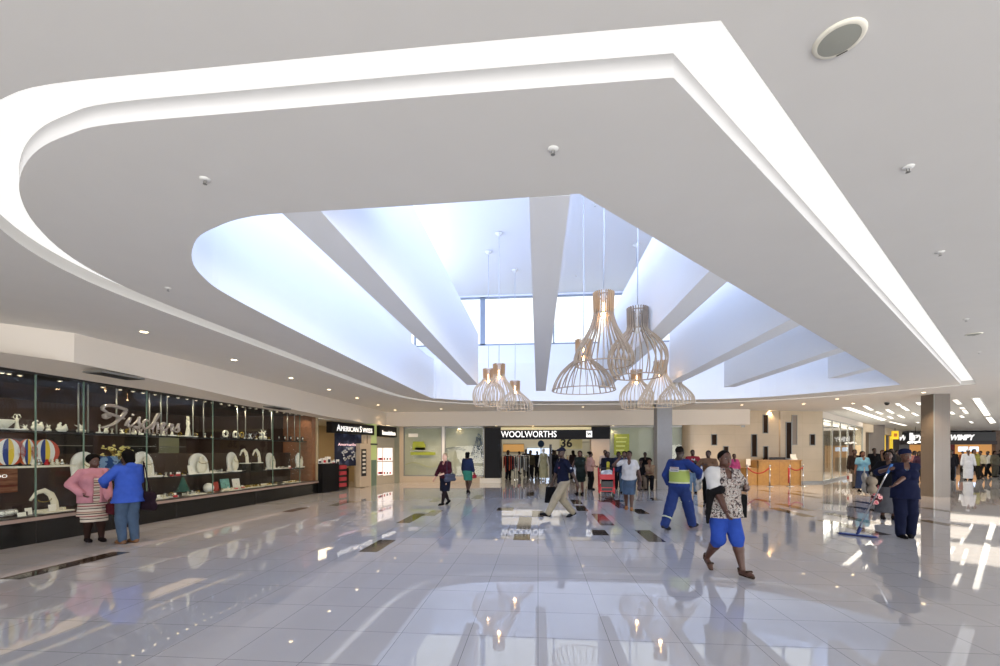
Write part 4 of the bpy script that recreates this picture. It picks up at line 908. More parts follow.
# portal
t = thing('store_portal', BW.P(BW.u(547), 0, 0), 'wide black department store portal with white capitals', 'shop front'); I = Matrix.Translation(-Vector(t.location))
bw('left_pier', (485.3, 427, 501, 479), -0.5, 0.25, M['black'], t, I, zb=0.24, zt=2.80)
bw('plinth', (480.5, 479, 501, 485), -0.5, 0.3, M['cream'], t, I, zb=0, zt=0.24)
bw('sign_band', (501, 430, 591, 440), -0.3, 0.25, M['black'], t, I, zb=2.2, zt=2.66)
bw('corner_block', (591, 427, 609.3, 440), -0.5, 0.25, M['black'], t, I, zb=2.2, zt=2.80)
bw('light_trough', (501, 427, 591, 430), -0.3, 0.1, mat('cream_trough', 'E9DCB0', 0.6, emit='F0DFA8', estr=0.35), t, I, zb=2.66, zt=2.80)
bw('right_pier', (590.8, 440, 609, 479), -0.5, 0.2, mat('pinkish_beige', 'CDBBA6', 0.6), t, I, zb=0, zt=2.2)
u0, u1, z0, z1 = BW.rect(501, 430.5, 556.5, 437.3, 0.25)
text_mesh('lettering', 'WOOLWORTHS', 0.44, M['letters'], t, I @ wframe(BW, u0, 2.30, 0.26), 0.03, bold=0.004, width=u1 - u0)
a0, a1, _, _ = BW.rect(586.3, 430, 592, 437, 0.25)
o = B().box(a0, a1, 0.25, 0.27, 2.29, 2.6, I @ BW.M).build('emblem', M['letters'], t)
text_mesh('emblem_letter', 'W', 0.24, M['black'], o, I @ wframe(BW, a0 + 0.03, 2.36, 0.275), 0.01, bold=0.01, width=(a1 - a0) - 0.06)
struct(B().box(BW.u(609.3), 17.3, -0.3, -0.2, ZT - 0.1, ZT, BW.M).build('trim_63', M['trimg']))
# store interior
SY = 36.0
b = B(); b.box(-7.2, 10.1, SY, SY + 0.1, 0, 3.4); b.box(-5, -4.9, 22.6, SY, 0, 3.2); b.box(6.2, 6.3, 22.6, SY, 0, 3.2)
b.quad(Vector((-7, SY, 3.2)), Vector((10, SY, 3.2)), Vector((10, 22.6, 3.2)), Vector((-7, 22.6, 3.2)))
struct(b.build('wall_store', M['shop']))
for k, (x, y, pw) in enumerate(((-0.5, 25.5, 55), (1.0, 30, 75), (0.5, 34, 80))): area('store_ceiling_light', (x, y, 3.15), (0, 0, 0), 9, 3.4, pw, 'FFF4E0')
def on_y(px, Y):   # point of the ray through column px on the plane y = Y
    rx, ry = at(px, 1.0); return rx / ry * Y
def zy(px, py, Y): x = on_y(px, Y); return EYE + (HZ - py) * depth(x, Y) / F
for x0, x1, y0, y1, mm, lb in ((527, 552, 448, 464, 'sky_p', 'large pale blue lit panel at the back of the store'), (503, 524, 444, 452, 'warmg', 'warm lit wall panel at the back left of the store'), (566, 592, 442, 466, 'frosted', 'dull olive panel at the back right of the store')):
    X0, X1 = on_y(x0, SY - .1), on_y(x1, SY - .1); Z0, Z1 = zy((x0 + x1) / 2, y1, SY - .1), zy((x0 + x1) / 2, y0, SY - .1)
    t = thing('wall_panel', ((X0 + X1) / 2, SY - 0.1, Z0), lb, 'wall panel')
    B().box(X0 - (X0 + X1) / 2, X1 - (X0 + X1) / 2, 0, 0.08, 0, Z1 - Z0).build('board', M[mm], t); B().tube([(X0 - (X0 + X1) / 2, 0, 0), (X1 - (X0 + X1) / 2, 0, 0), (X1 - (X0 + X1) / 2, 0, Z1 - Z0), (X0 - (X0 + X1) / 2, 0, Z1 - Z0)], 0.03, 4, closed=True).build('frame', M['trimg'], t)
# hanging rails with clothes
def rack(px, Y, w, cols, label, h=1.35):
    x = on_y(px, Y); t = thing('clothes_rack', (x, Y, 0), label, 'clothes rack', rz=random.uniform(-.2, .2))
    for s in (-1, 1):
        B().tube([(s * w / 2, 0, 0.02), (s * w / 2, 0, h)], 0.02, 8).build('post', M['chrome'], t); B().box(s * w / 2 - .02, s * w / 2 + .02, -.25, .25, 0, .03).build('foot', M['chrome'], t)
    B().tube([(-w / 2, 0, h), (w / 2, 0, h)], 0.02, 8).build('rail', M['chrome'], t)
    n = int(w / 0.11)
    for k in range(n):
        u = -w / 2 + 0.08 + k * (w - 0.16) / max(1, n - 1); c = cols[k % len(cols)]; m = M.setdefault('cl' + c, mat('cloth_' + c, c, 0.85)); L_ = random.uniform(.6, .9)
        g = B(); g.prism([(-.22, -.08), (-.2, -L_), (.2, -L_), (.22, -.08), (.08, 0), (-.08, 0)], u - .02, u + .02, Matrix.Translation((0, 0, h - .05)) @ Matrix(((0, 0, 1, 0), (1, 0, 0, 0), (0, 1, 0, 0), (0, 0, 0, 1)))); g.build('garment', m, t)
rack(506.5, 24.5, 0.9, ['B5402F', '27303C', 'C9603A'], 'clothes rail with orange-red garments by the left side of the store entrance')
rack(515, 26.5, 1.1, ['23262E', 'B8402E', '3A3F4A'], 'clothes rail with red and dark garments, second from the left in the store')
rack(523, 25.0, 0.7, ['E0E0DC', 'B9B9B2', '4A4A4A'], 'clothes rail with white garments in the store entrance')
rack(534, 29, 1.3, ['30343C', '596070', '22242A'], 'dark clothes rail in the middle of the store')
rack(548, 30, 1.3, ['33373F', '6B6048', '22242A'], 'dark clothes rail behind the pale dress mannequin')
rack(577, 27.5, 1.3, ['C8A070', '8A5A3A', 'D9D2B8'], 'clothes rail with tan garments in the right of the store')
rack(585, 25.5, 0.9, ['D8D8CE', 'A8A070', '5A6A5A'], 'clothes rail with pale garments near the right pier of the store')
t = thing('hanging_sign', (on_y(568, 23.6), 23.6, 1.72), 'black and cream hanging number sign inside the store', 'sign')
B().box(-0.45, 0.75, 0, 0.03, 0, 0.62).build('board', mat('pale_yellow_board', 'DDD59C', 0.6), t)
text_mesh('lettering', '36', 0.62, M['dark'], t, Matrix.Translation((-0.38, -0.01, 0.1)), 0.01, bold=0.02); B().tube([(0, 0, 0.62), (0, 0, 1.45)], 0.01, 6).build('hanger', M['darkm'], t)
t = thing('store_post', (on_y(550.5, 23.4), 23.4, 0), 'black detection post at the store entrance', 'post')
B().box(-.06, .06, -.15, .15, 0, 1.95).build('post', M['darkm'], t); B().box(-.1, .1, -.2, .2, 0, .05).build('foot', M['darkm'], t)

# ------------------------------------------------------------------ information desk
DW = Wall(at(747.4, 20.6), at(801.2, 20.75)); DZ = math.atan2(DW.n.y, DW.n.x) + R(90)
t = thing('reception_desk', DW.P(0, 0, 0), 'honey-coloured wooden reception desk in front of the stone wall', 'desk', rz=DZ)
L1 = DW.u(758) ; L2 = DW.L
B().box(L1, L2, 0, 0.08, 0, 1.15).box(L2 - 0.08, L2, 0, 0.9, 0, 1.15).box(L1, L1 + 0.08, 0, 0.9, 0.8, 1.15).build('front', M['desk'], t)
B().box(0, L1, 0.05, 0.1, 0, 0.78).box(0, 0.06, 0.05, 0.9, 0, 0.78).build('low_front', M['desk'], t)
B().box(L1 - 0.03, L2 + 0.03, -0.04, 0.35, 1.15, 1.19).build('counter_top', M['desktop'], t); B().box(-0.03, L2, 0.02, 0.95, 0.78, 0.81).build('worktop', M['desktop'], t)
b = B()
for k in range(1, 4): b.box(L1 + k * (L2 - L1) / 4 - 0.003, L1 + k * (L2 - L1) / 4 + 0.003, -0.002, 0, 0, 1.15)
b.build('panel_joint', M['brown'], t)
def desk_item(u, off, z, name, label, cat):
    return thing(name, DW.P(u, z, -off), label, cat, rz=DZ)
o = desk_item(0.3, 0.4, 0.81, 'monitor', 'white computer monitor standing on the low left end of the reception desk', 'monitor'); B().box(-.12, .12, -.015, .015, .1, .42, Matrix.Rotation(R(10), 4, 'Z')).build('screen', M['white_d'], o); B().box(-.02, .02, 0, .03, 0, .12).box(-.1, .1, -.07, .07, 0, .015).build('stand', M['white_d'], o)
o = desk_item(0.62, 0.35, 0.81, 'telephone', 'black telephone on the low end of the reception desk', 'telephone'); B().box(-.1, .1, -.1, .1, 0, .06).build('base', M['blackp'], o); B().tube([(-.09, 0, .09), (.09, 0, .09)], .03, 8).build('handset', M['blackp'], o)
o = desk_item(L2 - .25, 0.15, 1.19, 'leaflet_holder', 'clear and white leaflet holder at the right end of the desk top', 'leaflet holder'); B().box(-.14, .14, -.01, .01, 0, .27, Matrix.Rotation(R(-12), 4, 'X')).build('leaflet', M['paper'], o); B().box(-.15, .15, -.04, .06, 0, .08).build('tray', M['white_d'], o)
o = desk_item(L2 - .95, 0.2, 1.19, 'document_tray', 'flat dark tray lying on the desk top', 'tray'); B().box(-.4, .4, -.12, .12, 0, .02).build('base', M['blackp'], o); B().box(-.4, .4, .1, .12, .02, .12).build('back', M['blackp'], o)
# stanchions and ropes
def stanchion(px, t_, label):
    p = at(px, t_); t = thing('stanchion', (p[0], p[1], 0), label, 'barrier post', group='chrome barrier posts by the desk')
    B().lathe([(0.16, 0), (0.16, 0.015), (0.05, 0.04), (0.025, 0.05)], seg=24).build('base', M['chrome'], t); B().lathe([(0.025, 0.05), (0.025, 0.9)], seg=14).build('pole', M['chrome'], t)
    B().lathe([(0.03, 0.9), (0.045, 0.92), (0.045, 0.95), (0.03, 0.97), (0.001, 1.0)], seg=16).build('finial', M['chrome'], t); return Vector((p[0], p[1], 0.9))
s1 = stanchion(747, 20.1, 'leftmost chrome barrier post at the low end of the reception desk'); s2 = stanchion(769.8, 19.9, 'second chrome barrier post from the left, in front of the desk')
s3 = stanchion(789.8, 20.0, 'third chrome barrier post, with a red belt hanging down beside it'); s4 = stanchion(803, 20.1, 'rightmost chrome barrier post at the desk corner')
def rope(a, c, sag, label):
    t = thing('barrier_rope', a, label, 'rope'); n = 12
    B().tube([Vector((0, 0, 0)) + (c - a) * (i / n) + Vector((0, 0, -0.03 - sag * 4 * (i / n) * (1 - i / n))) for i in range(n + 1)], 0.028, 8).build('rope', M['rope'], t)
    for q in (Vector((0, 0, 0)), c - a): B().ell(q + Vector((0, 0, -0.03)), 0.035, 0.035, 0.035, 10, 8).build('hook', M['chrome'], t)
rope(s1, s2, 0.28, 'red rope sagging between the two left barrier posts'); rope(s3, s4, 0.14, 'shorter red rope between the two right barrier posts')
t = thing('barrier_belt', s3 + Vector((-0.06, -0.03, 0)), 'dark red rope end hanging straight down beside the third barrier post', 'rope'); B().tube([(0, 0, -.05), (0, 0, -.75)], 0.035, 8).build('rope', M['rope'], t); B().ell((0, 0, -.05), .03, .03, .04).build('hook', M['chrome'], t)

# ------------------------------------------------------------------ glazed front and corridor on the right
GA = 3.22
w_ = struct(B().box(0, GF.L, -0.02, 0.0, 0.12, GA, GF.M).build('window_6', M['glass']))
f = B(); f.box(0, GF.L, -0.1, 0.03, 0, 0.12, GF.M).box(0, GF.L, -0.15, 0.02, GA, GA + 0.05, GF.M)
for u in (0.04, 2.3, 4.6, 6.9, 9.2, GF.L): f.box(u - 0.04, u + 0.02, -0.08, 0.02, 0.1, GA, GF.M)
f.build('frame', M['trimg'], w_)
struct(B().box(0, GF.L, -0.3, 0, GA + 0.05, CZ, GF.M).build('wall_bulkhead_right', M['fascia']))
struct(B().box(0, GF.L, -6, -5.9, 0, CZ, GF.M).box(0, 0.1, -6, -0.3, 0, CZ, GF.M).build('wall_glazed_shop', mat('pale_shop_wall', 'D6CFC0', 0.7)))
p = GF.P(GF.L / 2, 3.45, -3); area('shop_ceiling_light', p, (0, 0, math.atan2(GF.d.y, GF.d.x)), 11, 4, 1300, 'FFF6E8')
t = thing('light_cornice', GF.P(GF.L / 2, 3.1, -0.4), 'white glowing cornice line behind the top of the glazed front', 'cornice light'); B().box(0, GF.L, -0.5, -0.3, 3.08, 3.16, Matrix.Translation(-Vector(t.location)) @ GF.M).build('strip', mat('cornice_glow', 'FFFFFF', 0.6, emit='FFF8EC', estr=1.6), t)
rr = random.Random(5)
for k, (px, y0, y1, mm) in enumerate(((827, 445, 468, 'niche'), (833, 445, 468, 'niche'), (840.5, 425, 456, 'niche'), (846, 426, 447, 'niche'), (848.5, 420, 450, 'darkm'), (854.5, 421, 462, 'niche'), (862, 423, 448, 'darkm'), (832.3, 434, 440, 'darkm'), (857, 423, 432, 'darkm'))):
    off = -0.6 - 0.3 * (k % 3); u = GF.u(px, off); z0, z1 = GF.z(px, y1, off), GF.z(px, y0, off); z0 = max(z0, 0.0)
    t = thing('hanging_banner', GF.P(u, z0, off), 'narrow dark vertical banner behind the glazed front, number %d from the left' % (k + 1), 'banner', rz=math.atan2(GF.d.y, GF.d.x), group='dark banners behind the glazed front')
    B().box(-.09, .09, -.01, .01, 0, z1 - z0).build('cloth', M[mm], t); B().tube([(0, 0, z1 - z0), (0, 0, max(3.3 - z0, z1 - z0 + .05))], .008, 5).tube([(-.1, 0, z1 - z0), (.1, 0, z1 - z0)], .012, 5).build('hanger', M['darkm'], t)
for k, (x0, x1, y0, y1) in enumerate(((834, 849, 437, 441.5), (826, 832, 446, 450), (848, 853, 448, 451))):  # the largest paints the restaurant sign's reflection in the glass
    off = -5.89; u0, u1, z0, z1 = GF.rect(x0, y0, x1, y1, off); t = thing('screen_and_reflection', GF.P((u0 + u1) / 2, z0, off), 'bluish white lit panel deep behind the glazed front, %s of three' % ('largest (painted sign reflection)', 'leftmost', 'rightmost')[k], 'screen', rz=math.atan2(GF.d.y, GF.d.x))
    w2 = (u1 - u0) / 2; B().box(-w2, w2, -.06, 0, 0, z1 - z0).build('panel', M['tvs'], t); B().tube([(-w2, -.06, 0), (w2, -.06, 0), (w2, -.06, z1 - z0), (-w2, -.06, z1 - z0)], .025, 4, closed=True).build('frame', M['darkm'], t)
# corridor wall past the glazed front
CW = Wall((22.6, 32.8), (37.5, 48.6))
struct(B().box(0.0, CW.L, -0.4, 0, 3.0, CZ, CW.M).box(0, 1.0, -0.4, 0, 0, CZ, CW.M).box(0, CW.L, -4.1, -4, 0, CZ, CW.M).build('wall_corridor', mat('beige_corridor', 'C4B69E', 0.7)))
for k, (x0, y0, x1, y1) in enumerate(((883, 430, 885.6, 452), (886.4, 430, 888.6, 452), (890, 430, 893, 452))):
    u0, u1, z0, z1 = CW.rect(x0, y0, x1, y1, -0.3); t = thing('yellow_banner', CW.P((u0 + u1) / 2, z0, -0.3), 'tall yellow shop-window banner in the corridor, %s of three' % ('left', 'middle', 'right')[k], 'banner', rz=math.atan2(CW.d.y, CW.d.x))
    B().box(-(u1 - u0) / 2, (u1 - u0) / 2, 0, .03, 0, z1 - z0).build('board', M['yellow'] if k != 1 else M['darkm'], t); B().box(-(u1 - u0) / 2, (u1 - u0) / 2, -.01, .04, z1 - z0, z1 - z0 + .05).build('rail', M['darkm'], t)
p = at(895, 38); t = thing('projecting_sign', (p[0], p[1], 2.62), 'square yellow projecting sign hanging in the corridor', 'sign', rz=R(0))
B().box(-.26, .26, -.05, .05, 0, .72).build('box', M['yellow'], t); B().box(-.13, .13, -.06, -.05, .22, .5).build('emblem', mat('orange_mark', 'E08820', 0.5), t); B().tube([(0, 0, .72), (0, 0, .98)], .02, 6).build('hanger', M['darkm'], t)
# burger restaurant at the end
pa, pb = at(903, 44), at(1075, 41.5); FW = Wall(pa, pb); FZ = math.atan2(FW.n.y, FW.n.x) + R(90)
t = thing('restaurant', FW.P(0, 0, 0), 'dark fronted burger restaurant at the far end behind the brown column', 'shop front'); I = Matrix.Translation(-Vector(t.location))
def fw(name, rect, o0, o1, m, par=None, zb=None, zt=None):
    u0, u1, z0, z1 = FW.rect(*rect); return B().box(u0, u1, o0, o1, zb if zb is not None else max(0, z0), zt if zt is not None else z1, I @ FW.M).build(name, m, par or t)
fw('sign_band', (903, 431, 994.5, 441), -0.3, 0.15, mat('dark_grey_band', '4B4A46', 0.5), zt=3.45); fw('awning', (903, 441, 994.5, 444.5), -0.3, 0.3, M['brown'])
fw('side_pier', (994.5, 430, 1060, 478), -0.3, 0.1, mat('brown_brick', '7A6350', 0.7, noise=0.2, nscale=5), zb=0, zt=3.6)
fw('red_panel', (950.5, 444.5, 957.5, 456), -0.5, -0.3, mat('dark_red_panel', '7A1E1E', 0.6))
fw('counter_front', (958, 459, 994, 476), -2.0, -1.6, mat('restaurant_counter', '8A6A48', 0.6), zb=0)
for a, c in ((972, 981.5), (984, 992.5)): fw('menu_screen', (a, 446.5, c, 451.5), -1.6, -1.5, M['tvs'])
for k, a in enumerate((949.3, 898)):
    u0, u1 = FW.u(a), FW.u(a + 24); text_mesh('lettering', 'WIMPY', 0.74, M['letters'], t, I @ wframe(FW, u0, 2.68, 0.17), 0.05, bold=0.02, shear=0.25, width=u1 - u0)
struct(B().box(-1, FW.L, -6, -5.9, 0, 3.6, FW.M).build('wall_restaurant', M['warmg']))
struct(B().box(-1, FW.L, -6, -0.3, 3.3, 3.4, FW.M).build('trim_64', M['brown']))
p = FW.P(8, 3.2, -2); area('restaurant_light', p, (0, 0, 0), 10, 3, 260, 'FFD090')
for k, (px, mm) in enumerate(((905.5, 'dark'), (909, 'letters'))):
    u = FW.u(px); o = thing('menu_board', FW.P(u, 2.3, 0.3), ('black' if k == 0 else 'white') + ' hanging board left of the far sign lettering', 'sign', rz=FZ); B().box(-.16, .16, 0, .05, 0, 1.1).build('board', M[mm], o); B().tube([(0, 0, 1.1), (0, 0, 1.28)], .02, 5).build('hanger', M['darkm'], o)
t = thing('ceiling_lamp_cluster', (*at(915.5, 36), 2.75), 'small cluster of glowing white lamps in the corridor left of the big column', 'pendant lamp')
for k in range(5): B().ell((-.5 + .25 * k, 0, -.45 + .06 * (k % 2)), .11, .11, .08, 10, 6).build('shade', M['lamp'], t)
B().tube([(-.5, 0, -.3), (.5, 0, -.3)], .02, 6).tube([(0, 0, -.3), (0, 0, .85)], .015, 6).build('bar', M['darkm'], t)

# ------------------------------------------------------------------ people: one continuous body surface each, clothes and hair as closed shells over it
class Field:
    def __init__(s, h): s.h = h; s.P = []; s.cuts = []
    def cone(s, a, b, ra, rb, k=0.02, flat=1.0, sub=False): s.P.append(('c', Vector(a), Vector(b), ra, rb, k, flat, sub)); return s
    def ell(s, c, rx, ry, rz, k=0.02, rot=0.0, sub=False): s.P.append(('e', Vector(c), rx, ry, rz, k, rot, sub)); return s
    def cut(s, p, n): s.cuts.append((Vector(p), Vector(n).normalized())); return s      # keeps the side opposite to n
    fold = 0.0
    def mesh(s):
        h = s.h; lo = np.array([9e9] * 3); hi = -lo; boxes = []
        for q in s.P:
            if q[0] == 'c':
                r = max(q[3], q[4]); a, b = np.array(q[1]), np.array(q[2]); l, u = np.minimum(a, b) - r, np.maximum(a, b) + r
            else:
                r = max(q[2], q[3]) if q[6] else None; c = np.array(q[1]); e = np.array([r or q[2], r or q[3], q[4]]); l, u = c - e, c + e
            boxes.append((l, u))
            if not q[-1]: lo = np.minimum(lo, l); hi = np.maximum(hi, u)
        lo = lo - 3 * h; n = np.ceil((hi + 3 * h - lo) / h).astype(int) + 1
        D = np.full(n, 0.5, np.float32); ax = [lo[i] + h * np.arange(n[i]) for i in range(3)]
        for q, (l, u) in zip(s.P, boxes):
            m = (q[5] if q[0] == 'c' else q[5]) + 3 * h
            i0 = np.maximum(np.floor((l - m - lo) / h).astype(int), 0); i1 = np.minimum(np.ceil((u + m - lo) / h).astype(int) + 1, n)
            if np.any(i1 <= i0): continue
            X = ax[0][i0[0]:i1[0], None, None]; Y = ax[1][None, i0[1]:i1[1], None]; Z = ax[2][None, None, i0[2]:i1[2]]
            if q[0] == 'c':
                _, a, b, ra, rb, k, fl, sub = q
                d = b - a; L2 = max(d.length_squared, 1e-8)
                t = np.clip(((X - a.x) * d.x + (Y - a.y) * d.y + (Z - a.z) * d.z) / L2, 0, 1)
                ex, ey, ez = X - a.x - t * d.x, (Y - a.y - t * d.y) / fl, Z - a.z - t * d.z
                E = (np.sqrt(ex * ex + ey * ey + ez * ez) - (ra + (rb - ra) * t)) * (0.5 + 0.5 * fl)
            else:
                _, c, rx, ry, rz, k, rot, sub = q
                dx, dy, dz = X - c.x, Y - c.y, Z - c.z
                if rot: cr, sr = math.cos(rot), math.sin(rot); dx, dy = cr * dx + sr * dy, -sr * dx + cr * dy
                k0 = np.sqrt((dx / rx) ** 2 + (dy / ry) ** 2 + (dz / rz) ** 2); k1 = np.sqrt((dx / rx ** 2) ** 2 + (dy / ry ** 2) ** 2 + (dz / rz ** 2) ** 2) + 1e-6
                E = k0 * (k0 - 1) / k1
            S = D[i0[0]:i1[0], i0[1]:i1[1], i0[2]:i1[2]]
            if sub: S[...] = np.maximum(S, -E)
            else:
                hh = np.clip(0.5 + 0.5 * (S - E) / k, 0, 1); S[...] = S + (E - S) * hh - k * hh * (1 - hh)
        if s.fold:
            X, Y, Z = ax[0][:, None, None], ax[1][None, :, None], ax[2][None, None, :]
            D = D + (s.fold * (np.sin(X * 41 + 2.2 * np.sin(Z * 8 + Y * 13) + Z * 6) * np.sin(Y * 37 + 1.9 * np.sin(Z * 11 + X * 9)) + .5 * np.sin(Z * 34 + 2.5 * np.sin(X * 14 + Y * 10)))).astype(np.float32)
        for p, nn in s.cuts:
            D = np.maximum(D, ((ax[0] - p.x) * nn.x)[:, None, None] + ((ax[1] - p.y) * nn.y)[None, :, None] + ((ax[2] - p.z) * nn.z)[None, None, :])
        return surfnet(D, lo, h)
def surfnet(D, lo, h):
    I = D < 0; c = np.zeros(tuple(np.array(D.shape) - 1), np.int8)
    sl = lambda o: tuple(slice(o[i], D.shape[i] - 1 + o[i]) for i in range(3))
    C8 = [(a, b, d) for a in (0, 1) for b in (0, 1) for d in (0, 1)]
    for o in C8: c += I[sl(o)]
    ii = np.argwhere((c > 0) & (c < 8)); N = len(ii); idx = np.full(c.shape, -1, np.int32); idx[tuple(ii.T)] = np.arange(N)
    val = {o: D[tuple((ii + np.array(o)).T)] for o in C8}; pos = np.zeros((N, 3)); cnt = np.zeros(N)
    for a in C8:
        for x in range(3):
            if a[x] == 0:
                b = list(a); b[x] = 1; b = tuple(b); va, vb = val[a], val[b]; m = (va < 0) != (vb < 0)
                t = np.where(m, va / np.where(m, va - vb, 1), 0)
                for y in range(3): pos[:, y] += np.where(m, a[y] + (t if y == x else 0), 0)
                cnt += m
    pos = (ii + pos / cnt[:, None]) * h + lo; F_ = []
    for x in range(3):
        y, z = (x + 1) % 3, (x + 2) % 3; s0 = [slice(None)] * 3; s1 = [slice(None)] * 3; s0[x] = slice(0, D.shape[x] - 1); s1[x] = slice(1, D.shape[x])
        a, b = I[tuple(s0)], I[tuple(s1)]
        for m, fl in (((a & ~b), False), ((~a & b), True)):
            e = np.argwhere(m); e = e[(e[:, y] > 0) & (e[:, z] > 0) & (e[:, y] < c.shape[y]) & (e[:, z] < c.shape[z])]
            if not len(e): continue
            q = []
            for oy, oz in ((1, 1), (0, 1), (0, 0), (1, 0)):
                p = e.copy(); p[:, y] -= oy; p[:, z] -= oz; q.append(idx[tuple(p.T)])
            q = np.stack(q, 1); q = q[:, ::-1] if fl else q; F_.append(q[np.all(q >= 0, 1)])
    return pos, np.concatenate(F_)
def npmesh(name, vf, m, parent, half_smooth=True):
    v, f = vf
    # one relaxation pass keeps the shells smooth
    for _ in range(1):
        acc = np.zeros_like(v); ct = np.zeros(len(v))
        for i in range(4):
            j = (i + 1) % 4; np.add.at(acc, f[:, i], v[f[:, j]]); np.add.at(acc, f[:, j], v[f[:, i]]); np.add.at(ct, f[:, i], 1); np.add.at(ct, f[:, j], 1)
        v = v * 0.6 + 0.4 * acc / np.maximum(ct, 1)[:, None]
    me = bpy.data.meshes.new(name); me.vertices.add(len(v)); me.vertices.foreach_set('co', v.astype(np.float32).ravel())
    me.loops.add(f.size); me.loops.foreach_set('vertex_index', f.astype(np.int32).ravel()); me.polygons.add(len(f))
    me.polygons.foreach_set('loop_start', np.arange(0, f.size, 4, dtype=np.int32)); me.polygons.foreach_set('loop_total', np.full(len(f), 4, np.int32))
    me.update(calc_edges=True); me.polygons.foreach_set('use_smooth', np.ones(len(f), bool)); me.materials.append(m)
    o = bpy.data.objects.new(name, me); link(o, parent); return o

def ik(a, b, l1, l2, hint):
    d = b - a; D_ = min(d.length, (l1 + l2) * 0.999); d.normalize(); b = a + d * D_
    x = (l1 * l1 - l2 * l2 + D_ * D_) / (2 * D_); hgt = math.sqrt(max(0, l1 * l1 - x * x))
    hn = hint - d * hint.dot(d); hn.normalize(); return a + d * x + hn * hgt, b
SKIN = {}
def cloth(c):
    if not isinstance(c, str): return c
    if 'cloth' + c not in M:
        l = lin(c); gr = sum(l) / 3; l = [(x * .88 + gr * .12) * .62 for x in l]; M['cloth' + c] = mat('cloth_' + c, (*l, 1.0), 0.9, spec=0.12, noise=0.1, nscale=9)
    return M['cloth' + c]
def person(label, px, py, Hh, face=180, skin='5A3A2A', fat=0.0, female=False, feet=None, hands=None, elbows=None, lean=(0, 0), head=0.0, nod=0.0, res=None,
           top=None, sleeve=0.5, hem=0.47, topfat=0.0, collar=None, vest=None, open_front=None, bottom=None, legs='trousers', hem2=None, cuff=0.05, shoes='1A1818', bare=False,
           hair='short', hairc='14100E', group=None, hips=None, at_=None, pitch=((0, 0), (0, 0)), twist=0.0, fit=0.0, neckcut=0.05, flare=0.0, extra=None, tights=None):
    """px, py: where the feet stand; face: heading in degrees, 0 = away from the camera along the hall, 90 = to the left"""
    x, y = at_ if at_ else bp(px, py, 0)
    T = thing('person', (x, y, 0), label, 'person', rz=R(face), group=group)
    S = Hh; t = depth(x, y); res = res or max(0.0065, min(0.016, t * 0.00105)); g = max(0.014, res * 1.5)
    L = lambda a, b, c: Vector((a * S, b * S, c * S))
    hx, hy, hz = hips if hips else (0, 0, 0.52)
    hip = L(hx, hy, hz); lx, ly = lean
    feet = feet or [(-0.06, 0, 0.045), (0.06, 0, 0.045)]
    spine = L(hx + lx * 0.5, hy + ly * 0.5, hz + 0.15); neck = L(hx + lx, hy + ly, hz + 0.305 - 0.25 * (lx * lx + ly * ly))
    fwd = Vector((-math.sin(twist), math.cos(twist), 0)); rt = Vector((math.cos(twist), math.sin(twist), 0))
    sw = 0.098 - (0.010 if female else 0) + fat * 0.012; te = g * 1.35 + topfat * .5
    sh = [neck - rt * sw * S - Vector((0, 0, 0.022 * S)), neck + rt * sw * S - Vector((0, 0, 0.022 * S))]
    hj = [hip - Vector((0.05 * S, 0, 0)), hip + Vector((0.05 * S, 0, 0))]
    up, fo, th, sk = 0.17 * S, 0.15 * S, 0.245 * S, 0.235 * S
    hands = hands or [(-0.16, 0.03, 0.46), (0.16, 0.03, 0.46)]
    elbows = elbows or [(-0.5, -1, -0.2), (0.5, -1, -0.2)]
    el, wr, kn, an = [], [], [], []
    for i in (0, 1):
        e, w_ = ik(sh[i], L(*hands[i]), up, fo, Vector(elbows[i])); el.append(e); wr.append(w_)
        k_, a_ = ik(hj[i], L(*feet[i]), th, sk, Vector((0.05 * (i * 2 - 1), 1, 0.1))); kn.append(k_); an.append(a_)
    hc = neck + Vector((0, 0.018 * S, 0.098 * S)) + Vector((0, 0.02 * S * nod, -0.01 * S * abs(nod)))
    hd = R(head); hf = Vector((-math.sin(hd), math.cos(hd), 0)); hr = Vector((math.cos(hd), math.sin(hd), 0)); Zv = Vector((0, 0, 1))
    fw, fd = 1 + fat * 0.55, 1 + fat * 0.9
    def torso(f, e=0.0, k=0.04):
        f.ell(hip + Vector((0, 0, 0.0)), (0.096 * fw) * S + e, (0.066 * fd) * S + e, 0.085 * S + e, k)
        f.cone(hip + Vector((0, 0.005 * S * fd, 0.03 * S)), spine + Vector((0, 0.012 * S * fat, 0)), 0.088 * fw * S + e, 0.082 * fw * S + e, k, 0.68 * min(1.25, fd))
        f.cone(spine, neck - Vector((0, 0, 0.065 * S)), 0.083 * fw * S + e, 0.094 * (1 + fat * .25) * S + e, k, 0.66)
        f.cone(sh[0] + rt * 0.02 * S, sh[1] - rt * 0.02 * S, 0.030 * S + e * .8, 0.030 * S + e * .8, 0.03); f.cone(neck - Vector((0, 0, .03 * S)), neck, .05 * S + e * .5, .034 * S + e * .3, .04)
        if female or fat > .3:
            for i in (-1, 1): f.ell(neck - Vector((0, 0, 0.11 * S)) + rt * i * 0.046 * S + fwd * (0.05 + fat * .02) * S, 0.042 * S * fw + e, 0.036 * S * fd + e, 0.042 * S * fw + e, 0.03)
        if fat > .2: f.ell(spine + fwd * 0.03 * S - Vector((0, 0, 0.03 * S)), (0.08 + .03 * fat) * S + e, (0.055 + .03 * fat) * S + e, 0.08 * S + e, 0.04)
